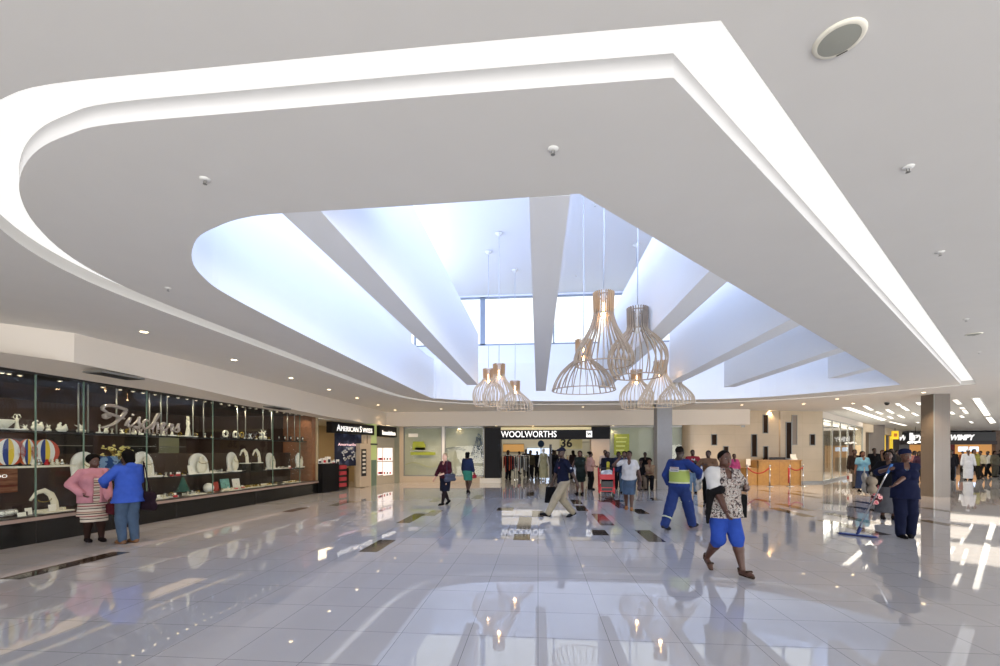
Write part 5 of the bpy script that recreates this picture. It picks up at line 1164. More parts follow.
    def arm(f, i, e=0.0, t1=1.0, k=0.012):
        a1 = 1 + fat * 0.45
        if t1 <= 0.5: f.cone(sh[i], sh[i].lerp(el[i], t1 * 2), 0.031 * S * a1 + e, 0.029 * S * a1 + e, k)
        else:
            f.cone(sh[i], el[i], 0.031 * S * a1 + e, 0.025 * S * a1 + e, k); f.cone(el[i], el[i].lerp(wr[i], (t1 - .5) * 2), 0.025 * S * a1 + e, 0.0165 * S * a1 + e + (0.004 if e else 0), k)
    def leg(f, i, e=0.0, k=0.02, cf=1.0):
        a1 = 1 + fat * 0.35; f.cone(hj[i] - Vector((0, 0, .01 * S)), kn[i], 0.055 * S * a1 + e, 0.036 * S * a1 + e, k)
        f.cone(kn[i], kn[i].lerp(an[i], 0.35 * cf), 0.035 * S * a1 + e, 0.034 * S * a1 + e, k)
        f.cone(kn[i].lerp(an[i], 0.35 * cf), kn[i].lerp(an[i], cf), 0.034 * S * a1 + e, 0.021 * S + e * 1.2, k)
    foot = []
    for i in (0, 1):
        yaw, pt = R(pitch[i][0]), R(pitch[i][1]); d = Vector((-math.sin(yaw) * math.cos(pt), math.cos(yaw) * math.cos(pt), math.sin(pt))); u_ = Vector((math.sin(yaw) * math.sin(pt), -math.cos(yaw) * math.sin(pt), math.cos(pt)))
        heel = an[i] - d * 0.022 * S - u_ * 0.026 * S; ball = an[i] + d * 0.068 * S - u_ * 0.032 * S; toe = an[i] + d * 0.1 * S - u_ * 0.034 * S; foot.append((heel, ball, toe, d, u_))
    # ---- body
    f = Field(res); torso(f)
    f.cone(neck - Vector((0, 0, 0.02 * S)), hc - Vector((0, 0.008 * S, 0.035 * S)), 0.033 * S * (1 + fat * .2), 0.031 * S * (1 + fat * .25), 0.02)
    f.ell(hc + Zv * 0.018 * S - hf * 0.006 * S, 0.045 * S, 0.055 * S, 0.052 * S, 0.015, rot=hd)
    f.ell(hc - Zv * 0.02 * S + hf * 0.012 * S, 0.039 * S * (1 + fat * .1), 0.042 * S, 0.045 * S, 0.02, rot=hd)
    f.ell(hc - Zv * 0.05 * S + hf * 0.036 * S, 0.016 * S, 0.014 * S, 0.012 * S, 0.015)
    f.cone(hc + Zv * 0.004 * S + hf * 0.05 * S, hc - Zv * 0.018 * S + hf * 0.058 * S, 0.005 * S, 0.0085 * S, 0.006)
    f.ell(hc - Zv * 0.018 * S + hf * 0.053 * S, 0.012 * S, 0.008 * S, 0.006 * S, 0.006, rot=hd)
    f.ell(hc - Zv * 0.034 * S + hf * 0.051 * S, 0.014 * S, 0.007 * S, 0.006 * S, 0.005, rot=hd)
    for i in (-1, 1):
        f.ell(hc + Zv * 0.008 * S + hf * 0.056 * S + hr * i * 0.018 * S, 0.010 * S, 0.006 * S, 0.007 * S, 0.004, rot=hd, sub=True)
        f.ell(hc - Zv * 0.004 * S + hr * i * 0.046 * S, 0.006 * S, 0.011 * S, 0.017 * S, 0.006, rot=hd)
    for i in (0, 1):
        arm(f, i); leg(f, i); heel, ball, toe, d, u_ = foot[i]
        f.cone(an[i], heel + u_ * 0.004 * S, 0.02 * S, 0.019 * S, 0.015); f.cone(heel, ball, 0.019 * S, 0.022 * S, 0.012); f.cone(ball, toe, 0.022 * S, 0.014 * S, 0.012)
        fa = (wr[i] - el[i]).normalized(); side = 1 if i else -1
        inw = (Vector((-side, 0.35, 0)) - fa * Vector((-side, 0.35, 0)).dot(fa)).normalized()         # palm normal, towards the body
        ac = fa.cross(inw).normalized() * (1 if i else -1)                                                      # across the palm, thumb side
        if ac.dot(Vector((0, 1, 0.3))) < 0: ac = -ac
        pc = wr[i] + fa * 0.03 * S; f.cone(wr[i], wr[i] + fa * 0.012 * S, 0.0155 * S, 0.016 * S, 0.01)
        for q in (-1, 0, 1): f.cone(wr[i] + fa * .008 * S + ac * q * .008 * S, wr[i] + fa * .05 * S + ac * q * .0125 * S, 0.0095 * S, 0.0085 * S, 0.008)
        for q, ln in ((-1.5, 0.034), (-0.5, 0.042), (0.5, 0.045), (1.5, 0.04)):
            b0 = wr[i] + fa * 0.052 * S + ac * q * 0.0105 * S; m_ = b0 + (fa * 0.9 + inw * 0.3) * ln * .5 * S; e_ = m_ + (fa * 0.7 + inw * 0.7) * ln * .45 * S
            rr_ = 0.0052 * S; f.cone(b0, m_, rr_, rr_ * .95, 0.003); f.cone(m_, e_, rr_ * .95, rr_ * .8, 0.003)
        b0 = wr[i] + fa * 0.014 * S + ac * 0.014 * S; m_ = b0 + (fa * .6 + ac * .75 + inw * .2) * 0.026 * S; f.cone(b0, m_, 0.0078 * S, 0.0062 * S, 0.006); f.cone(m_, m_ + (fa * .85 + ac * .3 + inw * .4) * 0.022 * S, 0.006 * S, 0.005 * S, 0.003)
    sm = SKIN.setdefault(skin, mat('skin_' + skin, skin, 0.5, noise=0.05, nscale=20))
    npmesh('body', f.mesh(), sm, T)
    J = dict(te=te, hj=hj, T=T, S=S, hip=hip, spine=spine, neck=neck, sh=sh, el=el, wr=wr, kn=kn, an=an, hc=hc, hf=hf, hr=hr, fwd=fwd, rt=rt, g=g, res=res, torso=torso, arm=arm, leg=leg, foot=foot, fw=fw, fd=fd)
    # ---- face details for the nearer ones
    if t < 13:
        for i in (-1, 1):
            p = hc + Zv * 0.008 * S + hf * 0.0475 * S + hr * i * 0.018 * S
            e_ = B().ell(p - hf * .001 * S, 0.0085 * S, 0.006 * S, 0.004 * S, 10, 8).build('eye', M.setdefault('eyew', mat('eye_white', '7C756E', 0.6, spec=0.1)), T)
            B().ell(p + hf * 0.0048 * S, 0.004 * S, 0.003 * S, 0.004 * S, 8, 6).build('iris', M['blackp'], e_)
            B().tube([p + hr * q * .011 * S + Zv * (0.013 - abs(q) * .002) * S + hf * 0.006 * S for q in (-1, 0, 1)], 0.0022 * S, 5).build('eyebrow', M.setdefault('brow', mat('eyebrow_hair', '15100D', 0.8)), T)
        lp = B()
        for q in (0.0045, -0.0035): lp.ell(hc - Zv * (0.034 - q) * S + hf * 0.0565 * S, 0.0125 * S, 0.004 * S, 0.0038 * S, 12, 6)
        lp.build('lips', M.setdefault('lips' + skin, mat('lips_' + skin, tuple([min(1, c * 1.0 + o) for c, o in zip([int(skin[j:j + 2], 16) / 255 for j in (0, 2, 4)], (0.10, 0.0, 0.01))]), 0.4)), T)
    # ---- hair
    f = Field(max(res, 0.007)); hm = cloth(hairc) if isinstance(hairc, str) else hairc
    c0 = hc + Zv * 0.022 * S - hf * 0.012 * S
    if hair == 'short': f.ell(c0, 0.049 * S, 0.056 * S, 0.054 * S, rot=hd).cut(c0 + hf * 0.030 * S + Zv * 0.0 * S, hf * 1.0 - Zv * 0.85).cut(c0 - Zv * 0.032 * S, (0, 0, -1))
    elif hair == 'bald': f.ell(c0, 0.0465 * S, 0.054 * S, 0.0505 * S, rot=hd).cut(c0 + hf * 0.024 * S, hf - Zv * 0.7).cut(c0 - Zv * 0.022 * S, (0, 0, -1))
    elif hair == 'afro': f.ell(c0 + Zv * .012 * S - hf * .008 * S, 0.064 * S, 0.068 * S, 0.064 * S, rot=hd).cut(c0 + hf * 0.03 * S, hf - Zv * 0.6)
    elif hair == 'long':
        f.ell(c0, 0.053 * S, 0.061 * S, 0.058 * S, rot=hd); f.cone(c0 - hf * .02 * S, c0 - hf * 0.035 * S - Zv * 0.13 * S, 0.05 * S, 0.055 * S, 0.03); f.cut(c0 + hf * 0.024 * S, hf - Zv * 0.55)
    elif hair == 'bun': f.ell(c0, 0.050 * S, 0.057 * S, 0.054 * S, rot=hd).ell(c0 - hf * .058 * S + Zv * .02 * S, 0.03 * S, 0.03 * S, 0.03 * S, .01).cut(c0 + hf * 0.03 * S, hf - Zv * 0.8).cut(c0 - Zv * 0.036 * S, (0, 0, -1))
    elif hair == 'bob': f.ell(c0, 0.055 * S, 0.062 * S, 0.059 * S, rot=hd); f.cone(c0, c0 - hf * 0.02 * S - Zv * 0.055 * S, 0.055 * S, 0.05 * S, .02); f.cut(c0 + hf * 0.026 * S, hf - Zv * 0.5)
    elif hair == 'wrap': f.ell(c0 + Zv * .012 * S - hf * .004 * S, 0.058 * S, 0.063 * S, 0.05 * S, rot=hd); f.ell(c0 + Zv * .034 * S - hf * .01 * S, 0.054 * S, 0.057 * S, 0.034 * S, .02, rot=hd); f.cut(c0 + Zv * 0.002 * S + hf * .02 * S, hf * .15 - Zv)
    elif hair == 'cap': f.ell(c0 + Zv * .004 * S, 0.052 * S, 0.059 * S, 0.054 * S, rot=hd); f.cone(c0 + Zv * .008 * S + hf * .03 * S, c0 + hf * .085 * S + Zv * .002 * S, 0.036 * S, 0.026 * S, .01).cut(c0 + Zv * .0 * S, -Zv); 
    if hair == 'cap':
        f.cut(c0 + Zv * .002 * S, -Zv)
    npmesh({'wrap': 'headscarf', 'cap': 'cap'}.get(hair, 'hair'), f.mesh(), hm, T)
    # ---- clothes
    if tights:
        f = Field(res)
        for i in (0, 1): leg(f, i, .006); f.cone(an[i], foot[i][0], .024 * S, .022 * S, .01)
        f.cut(kn[0] + Zv * .1 * S, (0, 0, 1)); npmesh('tights', f.mesh(), cloth(tights), T)
    if bottom:
        f = Field(res); f.fold = .0035; m_ = cloth(bottom)
        if legs == 'trousers':
            f.ell(hip, (0.098 * fw) * S + g * .8, (0.068 * fd) * S + g * .8, 0.085 * S, .04); f.cone(hip, hip + Zv * .05 * S, 0.088 * fw * S + g * .7, 0.086 * fw * S + g * .6, .04, .7)
            for i in (0, 1):
                a1 = 1 + fat * .35; f.cone(hj[i], kn[i], 0.055 * S * a1 + g, (0.038 + fit) * S * a1 + g, .03)
                if cuff < 0.27:
                    q = max(0.0, min(1.0, 1 - (cuff - 0.045) / 0.24)); f.cone(kn[i], kn[i].lerp(an[i], q), (0.038 + fit) * S * a1 + g, (0.029 + fit) * S + g, .02)
            f.cut(hip + Zv * 0.075 * S, (0, 0, 1)); f.cut((0, 0, 0.012 if cuff < .1 else cuff * S), (0, 0, -1))
        else:
            hz2 = hem2 or 0.28; cen = (kn[0] + kn[1]) / 2; zt_ = hip.z / S
            bc = Vector((hip.x, hip.y, 0)).lerp(Vector((cen.x, cen.y, 0)), 0.6) + Zv * hz2 * S
            f.ell(hip, (0.1 * fw) * S + g, (0.072 * fd) * S + g, 0.085 * S, .04); f.cone(hip + Zv * .04 * S, hip, 0.088 * fw * S + g * .7, 0.096 * fw * S + g, .03, .72)
            f.cone(hip, bc, 0.092 * fw * S + g, (0.078 + flare) * fw * S + g, .03, .82)
            if hz2 < .3:
                for i in (0, 1): f.cone(kn[i] + Zv * .05 * S, kn[i].lerp(an[i], max(0, (0.285 - hz2) / .24)), 0.05 * S, 0.045 * S + flare * .5 * S, .06)
            f.cut(bc, (0, 0, -1)); f.cut(hip + Zv * 0.075 * S, (0, 0, 1))
        npmesh('trousers' if legs == 'trousers' else 'skirt', f.mesh(), m_, T)
    if top:
        f = Field(res); f.fold = .0035; e = g * 1.35 + topfat * .5; torso(f, e, .04); hemz = hem * S
        if hem < hz - 0.03: f.cone(hip, Vector((hip.x, hip.y, hemz - .02)), 0.096 * fw * S + e, (0.1 + flare * .6) * fw * S + e + topfat, .04, .74)
        for i in (0, 1):
            if sleeve > 0: arm(f, i, g * 1.0 + topfat * .35, sleeve)
        f.cone(neck - Zv * .03 * S, neck + Zv * 0.012 * S, 0.036 * S + g * .6, 0.033 * S + g * .5, .02)
        f.cut(Vector((0, 0, hemz)), (0, 0, -1)).cut(neck + Zv * .016 * S, (0, -0.25, 1))
        if neckcut: f.ell(neck + fwd * .062 * S - Zv * .002 * S, .028 * S, .04 * S, neckcut * S, sub=True)
        npmesh('top', f.mesh(), cloth(top), T)
    if vest:   # a second layer, open in front unless told otherwise
        col, z0_, z1_, sl_, opn = vest; f = Field(res); f.fold = .0035; e = g * 2.3 + topfat * .4; torso(f, e, .04)
        if z0_ < hz - .03: f.cone(hip, Vector((hip.x, hip.y, z0_ * S - .02)), 0.098 * fw * S + e, (0.1 + flare * .6) * fw * S + e, .04, .76)
        for i in (0, 1):
            if sl_ > 0: arm(f, i, g * 1.8 + topfat * .35, sl_)
        f.cone(neck - Zv * .03 * S, neck + Zv * 0.014 * S, 0.040 * S + g, 0.037 * S + g, .02)
        f.cut(Vector((0, 0, z0_ * S)), (0, 0, -1)).cut(neck + Zv * (z1_) * S, (0, -0.25, 1))
        if opn: f.cone(neck + fwd * (.12 + .05 * fat) * S, hip + fwd * (.13 + .06 * fat) * S - Zv * .2 * S, opn * .5 * S, opn * S, sub=True)
        npmesh('jacket', f.mesh(), cloth(col), T)
    # ---- shoes
    for i in (0, 1):
        heel, ball, toe, d, u_ = foot[i]; f = Field(max(.006, res)); e = .006
        if bare: 
            f.cone(heel - u_ * .016 * S, toe - u_ * .012 * S, .016 * S, .017 * S, .01, 1.0); f.cone(ball + u_ * .02 * S - Vector((.02 * S, 0, 0)), ball + u_ * .02 * S + Vector((.02 * S, 0, 0)), .010 * S, .010 * S, .01); f.cone(an[i] - d * .01 * S, an[i] - d * .016 * S, .021 * S + .008, .021 * S + .008, .01)
            f.cut(ball - u_ * .028 * S, -u_).cut(an[i] + u_ * .006 * S, u_)
        else:
            f.cone(an[i] - u_ * .004 * S, heel, 0.022 * S + e, 0.020 * S + e, .012); f.cone(heel, ball, 0.020 * S + e, 0.024 * S + e, .012); f.cone(ball, toe, 0.024 * S + e, 0.015 * S + e, .012); f.cut(ball - u_ * .0125 * S - u_ * .004, -u_).cut(an[i] + u_ * .014 * S, u_)
        npmesh('sandal' if bare else 'shoe', f.mesh(), cloth(shoes), T)
    if extra: extra(J)
    return J
def held(J, name, v, label, cat):
    """something at the body-space point v of person J, as a thing of its own"""
    p = Matrix.Translation(J['T'].location) @ Matrix.Rotation(J['T'].rotation_euler[2], 4, 'Z') @ Vector(v)
    o = thing(name, p, label, cat, rz=J['T'].rotation_euler[2]); return o
def handbag(J, v, w, h, d, col, label, strap=None, name='handbag', slouch=.8):
    o = held(J, name, v, label, 'bag'); f = Field(.009)
    f.cone((0, -w / 2 * slouch, -h * .2), (0, w / 2 * slouch, -h * .2), h * .3, h * .3, .05).cone((0, -w / 2, -h * .75), (0, w / 2, -h * .75), h * .28, h * .28, .05)
    f.P = [tuple([q[0], Vector((q[1].x, q[1].y, q[1].z)), q[2], q[3], q[4], q[5], 1.0, False]) for q in f.P]
    vf = f.mesh(); v_, f_ = vf; v_[:, 0] *= d / (h * .6); npmesh('bag_body', (v_, f_), cloth(col), o)
    st = strap or [(0, -w * .3, -h * .1), (0, -w * .2, h * .35), (0, w * .2, h * .35), (0, w * .3, -h * .1)]
    B().tube(smooth([tuple(x) for x in st], 3) if len(st[0]) == 2 else catm(st), .009, 6).build('strap', cloth(col), o)
    return o
def catm(P, n=4):
    P = [Vector(p) for p in P]; out = []
    for i in range(len(P) - 1):
        a, b, c, d = P[max(i - 1, 0)], P[i], P[i + 1], P[min(i + 2, len(P) - 1)]
        for k in range(n):
            t = k / n; out.append(0.5 * ((2 * b) + (c - a) * t + (2 * a - 5 * b + 4 * c - d) * t * t + (3 * b - a - 3 * c + d) * t ** 3))
    return out + [P[-1]]
def band(J, name, m, fn, zlo, zhi, e=None):
    """a clothing band following the body between two heights"""
    f = Field(J['res']); fn(f, (e or J['g'] * 2.0)); f.cut((0, 0, zlo), (0, 0, -1)).cut((0, 0, zhi), (0, 0, 1)); return npmesh(name, f.mesh(), m, J['T'])

stripes = ramp_mat('striped_knit', 'bands', [(0, 'BDB4A8'), (.22, '1E1A1C'), (.3, 'B0A79C'), (.48, '853F44'), (.58, 'B8AEA2'), (.72, '282124'), (.8, 'B0A092'), (.9, '8E6C64')], freq=5.5, axis='Z', rough=.9)
printm = ramp_mat('black_white_print', 'voronoi', [(0, '2A282A'), (.16, '807C78'), (.32, 'B8B4AE'), (.44, '686461'), (.52, 'A8958C'), (.62, '383436')], freq=34, rough=.9)
denim = mat('blue_denim', '384C64', .85, noise=.18, nscale=9); denimd = mat('dark_blue_denim', '34455E', .85, noise=.15, nscale=9)

# foreground: woman walking towards the camera
def fg_extra(J):
    S, T, g = J['S'], J['T'], J['g']
    # loose scarf-edged wrap over her right shoulder and arm
    f = Field(J['res']); n = J['neck']
    f.cone(n + J['rt'] * -.0 * S, J['sh'][1], .045 * S, .058 * S, .03); f.cone(J['sh'][1], J['el'][1] + J['rt'] * .012 * S, .060 * S, .055 * S, .03); f.cone(J['sh'][1] - J['fwd'] * .02 * S, J['el'][1] + Vector((.03 * S, -.03 * S, -.04 * S)), .034 * S, .036 * S, .03); f.fold = .004
    f.cut(J['el'][1] + Vector((0, 0, .035 * S)), J['el'][1] - J['sh'][1]).cut(n + Vector((.055 * S, 0, 0)), (-1, 0, -.25))
    npmesh('sleeve_wrap', f.mesh(), cloth('E2E0DC'), T)
    f = Field(J['res']); a = J['el'][1]
    f.cone(a + Vector((0, .03 * S, .03 * S)), a + Vector((.04 * S, -.04 * S, -.0 * S)), .034 * S, .036 * S, .02).cone(a + Vector((.04 * S, -.04 * S, 0)), a + Vector((.055 * S, -.05 * S, -.16 * S)), .034 * S, .018 * S, .02).cone(a + Vector((.055 * S, -.05 * S, -.16 * S)), a + Vector((.06 * S, -.05 * S, -.24 * S)), .02 * S, .012 * S, .02)
    npmesh('black_shawl_edge', f.mesh(), cloth('1C1B1E'), T)
    f = Field(J['res']); J['torso'](f, g * 1.7, .04); f.cone(J['hip'], J['hip'] - Vector((0, 0, .1 * S)), .1 * J['fw'] * S + g * 2, .104 * J['fw'] * S + g * 2, .04, .76)
    f.cut((0, 0, .455 * S), (0, 0, -1)).cut((0, 0, .535 * S), (0, 0, 1)); npmesh('patterned_hem', f.mesh(), ramp_mat('bold_hem_print', 'noise', [(0, '161518'), (.47, 'C4C0BA'), (.56, '161518')], freq=26, scale=(1, 1, 2.2)), T)
J = person('nearest walker, a woman in a patterned black-white top and blue cropped trousers', 723.5, 572, 1.62, face=192, fat=.5, female=True, skin='4A2E22',
    feet=[(-.062, .15, .05), (.058, -.13, .10)], pitch=((6, 4), (-4, -34)), hands=[(-.13, .10, .70), (.10, .19, .50)], elbows=[(-.8, -1, -.3), (.7, -1, -.2)], head=-2, top=printm, sleeve=.34, hem=.455, topfat=.02, flare=.012,
    bottom='1E50C0', cuff=.205, fit=.002, shoes='4A3B32', bare=True, hair='short', hairc='17120F', neckcut=.075, extra=fg_extra, res=.007)
o = held(J, 'shoulder_bag', J['sh'][0] + Vector((-.075, -.08, -.42)), 'black shoulder bag hanging behind the foreground woman\'s left arm', 'bag')
B().prism([(-.05, -.17), (.05, -.17), (.06, .14), (-.06, .14)], -.13, .13, Matrix.Rotation(R(90), 4, 'Y') @ Matrix.Rotation(R(90), 4, 'Z')).build('bag_body', cloth('141416'), o, bevel=.02)
B().tube(catm([(-.0, .1, .15), (.06, .12, .38), (.1, .06, .49), (.07, -.02, .45), (-.0, -.1, .15)]), .012, 6).build('strap', cloth('141416'), o)

# pair talking beside the jewellery window
J = person('woman in a pink jacket over a striped dress talking by the jewellery window', 93.5, 541, 1.53, face=-118, fat=.32, female=True, skin='4A3026', feet=[(-.055, .06, .045), (.05, -.02, .045)],
    hands=[(-.10, .15, .50), (.125, .07, .57)], elbows=[(-.8, -.8, 0), (1, -.55, 0)], head=18, top=stripes, sleeve=0, hem=.3, flare=.015, topfat=.01, bottom=stripes, legs='skirt', hem2=.235, shoes='20181A', hair='afro', hairc='0E0B0B', tights='3A2620',
    vest=('D993A4', .455, .016, 1.0, .06))
handbag(J, J['wr'][0] + Vector((-.02, .03, -.14)), .24, .17, .1, '5E1A2A', 'dark red handbag held low by the woman in the pink jacket')
def blue_extra(J):
    S, T, g = J['S'], J['T'], J['g']; f = Field(J['res']); n = J['neck']
    f.ell(n - J['fwd'] * .045 * S + Vector((0, 0, .0)), .055 * S, .035 * S, .04 * S, .02).ell(n - J['fwd'] * .05 * S - Vector((0, 0, .04 * S)), .04 * S, .025 * S, .04 * S, .02); npmesh('hood', f.mesh(), cloth('2E5FD6'), T)
J = person('woman in a bright blue hooded coat and jeans facing the pink-jacketed woman', 128.5, 543, 1.63, face=74, fat=.2, female=True, skin='3E2A22', feet=[(-.045, .02, .045), (.05, -.02, .045)], hands=[(-.13, .16, .62), (.1, .2, .6)], elbows=[(-1, -.2, -.6), (1, -.4, -.6)], nod=.2,
    head=10, top='2E5FD6', sleeve=.93, hem=.44, topfat=.03, flare=.02, bottom=denim, fit=.002, shoes='8A6242', hair='bob', hairc='0D0B0C', neckcut=0, extra=blue_extra)
handbag(J, J['sh'][0] * .0 + Vector((.22, -.14, .86)), .3, .3, .12, '2A1A28', 'dark purple-black handbag on the shoulder of the woman in blue', strap=[(0, -.06, .0), (-.03, 0, .4), (-.05, .03, .56), (-.02, .07, .4), (0, .06, 0)])

# mid-hall walkers
def blonde_extra(J):
    S = J['S']; band(J, 'cardigan_front', cloth('C43A3E'), lambda f, e: f.cone(J['neck'] + J['fwd'] * .045 * S, J['spine'] + J['fwd'] * .055 * S, .018 * S, .014 * S, .01), 0, J['neck'].z)
J = person('blonde woman in a maroon top and dark knee skirt walking left with a grey bag', 445.5, 505, 1.55, face=150, female=True, fat=.2, skin='E0B59C', tights='2E2426', feet=[(-.035, .12, .055), (.04, -.13, .075)], pitch=((0, 0), (0, -28)), hands=[(-.06, .15, .60), (.24, .06, .49)], elbows=[(-1, -.6, -.4), (.6, -1, -.2)],
    top='54202F', sleeve=.8, hem=.5, bottom='1E2233', legs='skirt', hem2=.27, shoes='15151A', hair='short', hairc='C9AE84', extra=blonde_extra)
handbag(J, Vector((-.22, .05, .92)), .36, .2, .14, '5A5E72', 'slate grey shoulder bag carried by the blonde woman', strap=[(0, -.12, 0), (.05, -.06, .3), (.09, 0, .42), (.05, .08, .3), (0, .12, 0)])
def green_extra(J):
    B().tube(catm([J['sh'][0] + Vector((.02, -.03, .06)), J['spine'] + Vector((.0, -.12, .05)), J['hip'] + Vector((.14, -.06, .04)), J['hip'] + Vector((.15, .04, .04))]), .013, 6).build('cross_strap', cloth('D8D8DA'), J['T'])
J = person('woman from behind in a navy top and turquoise green skirt with white cross strap', 467.5, 493, 1.57, face=-18, female=True, fat=.2, skin='4A3024', feet=[(-.04, .09, .045), (.045, -.05, .07)], pitch=((0, 0), (0, -20)), hands=[(-.2, .12, .52), (.2, -.04, .47)],
    top='2B3A60', sleeve=.85, hem=.5, bottom='3FA88C', legs='skirt', hem2=.31, flare=.006, shoes='1B181A', hair='bob', hairc='101014', extra=green_extra)
handbag(J, J['wr'][1] + Vector((.03, 0, -.08)), .22, .13, .08, 'B8283A', 'small red purse in the right hand of the woman in the green skirt')
def polo_extra(J):
    S = J['S']; B().ell(J['neck'] + Vector((-.055 * S, .078 * S, -.105 * S)), .022, .01, .022).build('chest_badge', cloth('E06070'), J['T']); B().tube([J['sh'][0].lerp(J['el'][0], .6) + Vector((-.045 * S, 0, -.02)), J['sh'][0].lerp(J['el'][0], .6) + Vector((-.045 * S, 0, .02))], .025, 8).build('sleeve_badge', cloth('C8D4E4'), J['T'])
J = person('man in a navy polo shirt, cap and khaki trousers striding left', 563.5, 518, 1.74, face=112, skin='3E2A20', feet=[(-.045, .27, .05), (.045, -.16, .07)], pitch=((0, 12), (0, -20)), hips=(0, 0, .495), hands=[(-.2, -.12, .47), (.17, .1, .44)], lean=(0, .015), head=25,
    top='161C36', sleeve=.42, hem=.47, topfat=.01, bottom='B5A88C', fit=.006, shoes='17161A', hair='cap', hairc='1A2038', neckcut=.03, extra=polo_extra)
o = held(J, 'carrier_bag', J['wr'][1] + Vector((.03, .02, -.1)), 'black carrier bag in the hand of the man in the navy polo', 'bag')
B().prism([(-.14, -.42), (.16, -.38), (.12, 0), (-.1, .0)], -.05, .05, Matrix.Rotation(R(90), 4, 'Z') @ Matrix.Rotation(R(90), 4, 'X')).build('bag_body', cloth('17171A'), o, bevel=.02); B().tube([(0, -.08, 0), (0, -.05, .1), (0, .05, .1), (0, .1, 0)], .008, 5).build('handle', cloth('17171A'), o)
J = person('woman in a white shirt and denim knee skirt, one hand raised to her head', 629, 510, 1.62, face=168, female=True, fat=.28, skin='4E3226', feet=[(-.04, .11, .05), (.045, -.1, .06)], pitch=((0, 4), (0, -22)), hands=[(-.2, -.04, .47), (.15, .06, .87)], elbows=[(-.8, -1, 0), (1, .3, -.5)], head=-8,
    top='E4E4E6', sleeve=.3, hem=.5, bottom=denim, legs='skirt', hem2=.265, shoes='B5794A', hair='bun', hairc='15110F', neckcut=.07)
handbag(J, Vector((-.26, -.03, .78)), .26, .24, .1, '5A4A4A', 'brown-grey handbag at the hip of the woman in the white shirt', strap=[(0, -.06, 0), (.05, 0, .4), (.08, .02, .55), (.05, .05, .4), (0, .06, 0)])
def hv_extra(J):
    S, g, T = J['S'], J['g'], J['T']; refl = mat('reflective_strip', 'B4BA98', .3, metal=.2); lime = mat('hi_vis_lime', '93A350', .7); org = mat('hi_vis_orange', 'E89A72', .7)
    J['lime'] = lime
    band(J, 'hi_vis_panel', lime, lambda f, e: J['torso'](f, J['te'] + .007, .04), .555 * S, .70 * S)
    band(J, 'reflective_strip', refl, lambda f, e: J['torso'](f, J['te'] + .010, .04), .54 * S, .56 * S); band(J, 'reflective_strip', refl, lambda f, e: J['torso'](f, J['te'] + .010, .04), .685 * S, .70 * S)
    for i in (0, 1):
        a, b = (J['kn'][i], J['an'][i]) if i == 0 else (J['hj'][i] if 'hj' in J else J['hip'], J['kn'][i])
        c = a.lerp(b, .62 if i == 0 else .72); d = (b - a).normalized(); f = Field(J['res']); r_ = (.045 if i == 0 else .051) * S + g; f.cone(c - d * .03, c + d * .03, r_ + .006, r_ + .005, .01); f.cut(c + d * .018, d).cut(c - d * .018, -d); npmesh('reflective_strip', f.mesh(), refl, T)
    B().box(-.1, .1, -.006, .006, -.05, .045).xf(Matrix.Translation(J['neck'] + Vector((0, -.079 * S - g, -.10 * S)))).build('back_patch', cloth('E8E8EC'), T)
    for k in range(2): B().box(-.08, .08, -.003, .003, -.006, .006).xf(Matrix.Translation(J['neck'] + Vector((0, -.079 * S - g - .008, (-.085 - .025 * k) * S)))).build('patch_print', cloth('B84A54' if k == 0 else '3A4A80'), T)
J = person('man in blue overalls with a lime reflective back panel walking away to the right', 679, 529, 1.75, face=-52, skin='2E2019', fat=.22, feet=[(-.05, -.2, .055), (.05, .18, .05)], pitch=((0, -14), (0, 6)), hips=(0, 0, .50), hands=[(-.17, .05, .50), (.17, .13, .62)], elbows=[(-.6, -1, 0), (1, -.6, 0)], head=10,
    top='23408E', sleeve=1.0, hem=.5, topfat=.02, bottom='263E80', fit=.012, shoes='33323A', hair='bald', hairc='1A1412', neckcut=0, extra=hv_extra)
o = held(J, 'work_glove', J['wr'][1] + Vector((.02, .03, .0)), 'white glove bundle held against the chest of the overalled worker', 'glove'); f = Field(.008); f.ell((0, 0, 0), .055, .05, .07).ell((.02, .02, .06), .03, .03, .04, .02).ell((-.02, .01, -.07), .03, .025, .04, .02); npmesh('glove', f.mesh(), cloth('D8DAE2'), o)

# cleaner with the mop
def clean_extra(J):
    S, T = J['S'], J['T']; B().tube(catm([J['sh'][0].lerp(J['neck'], .5) + Vector((.02, .05, .06)), J['neck'] + Vector((0, .115, -.13)), J['sh'][1].lerp(J['neck'], .5) + Vector((-.02, .05, .06))]), .007, 6).build('collar_piping', cloth('5AA0D0'), T)
    B().box(-.04, .04, -.004, .004, -.012, .012).xf(Matrix.Translation(J['neck'] + Vector((-.075, .075 * S + .03, -.12 * S)))).build('chest_badge', cloth('D8DCE4'), T)
J = person('cleaner in a navy uniform and headscarf leaning on a long-handled mop', 905, 537, 1.64, face=158, female=True, fat=.15, skin='5A3C2E', feet=[(-.055, -.02, .045), (.055, .05, .045)], pitch=((-14, 0), (14, 0)), hands=[(.14, .17, .595), (.20, .16, .77)], elbows=[(-1, -.5, -.5), (1, -.3, -.5)], head=10, nod=.3,
    top='1A2144', sleeve=.5, hem=.44, topfat=.02, flare=.006, bottom='181F3E', fit=.008, shoes='16151A', hair='wrap', hairc='1A2348', neckcut=.075, extra=clean_extra)
base = Vector((*bp(857, 536, 0), 0)); handp = Matrix.Translation(J['T'].location) @ Matrix.Rotation(J['T'].rotation_euler[2], 4, 'Z') @ (J['wr'][1] + (J['wr'][1] - J['el'][1]).normalized() * .07)
t = thing('floor_mop', base, 'wide blue dust mop with a pale metal handle, held by the cleaner', 'mop', rz=R(-45)); Rm = Matrix.Rotation(R(45), 4, 'Z'); rel = Rm @ (handp - base)
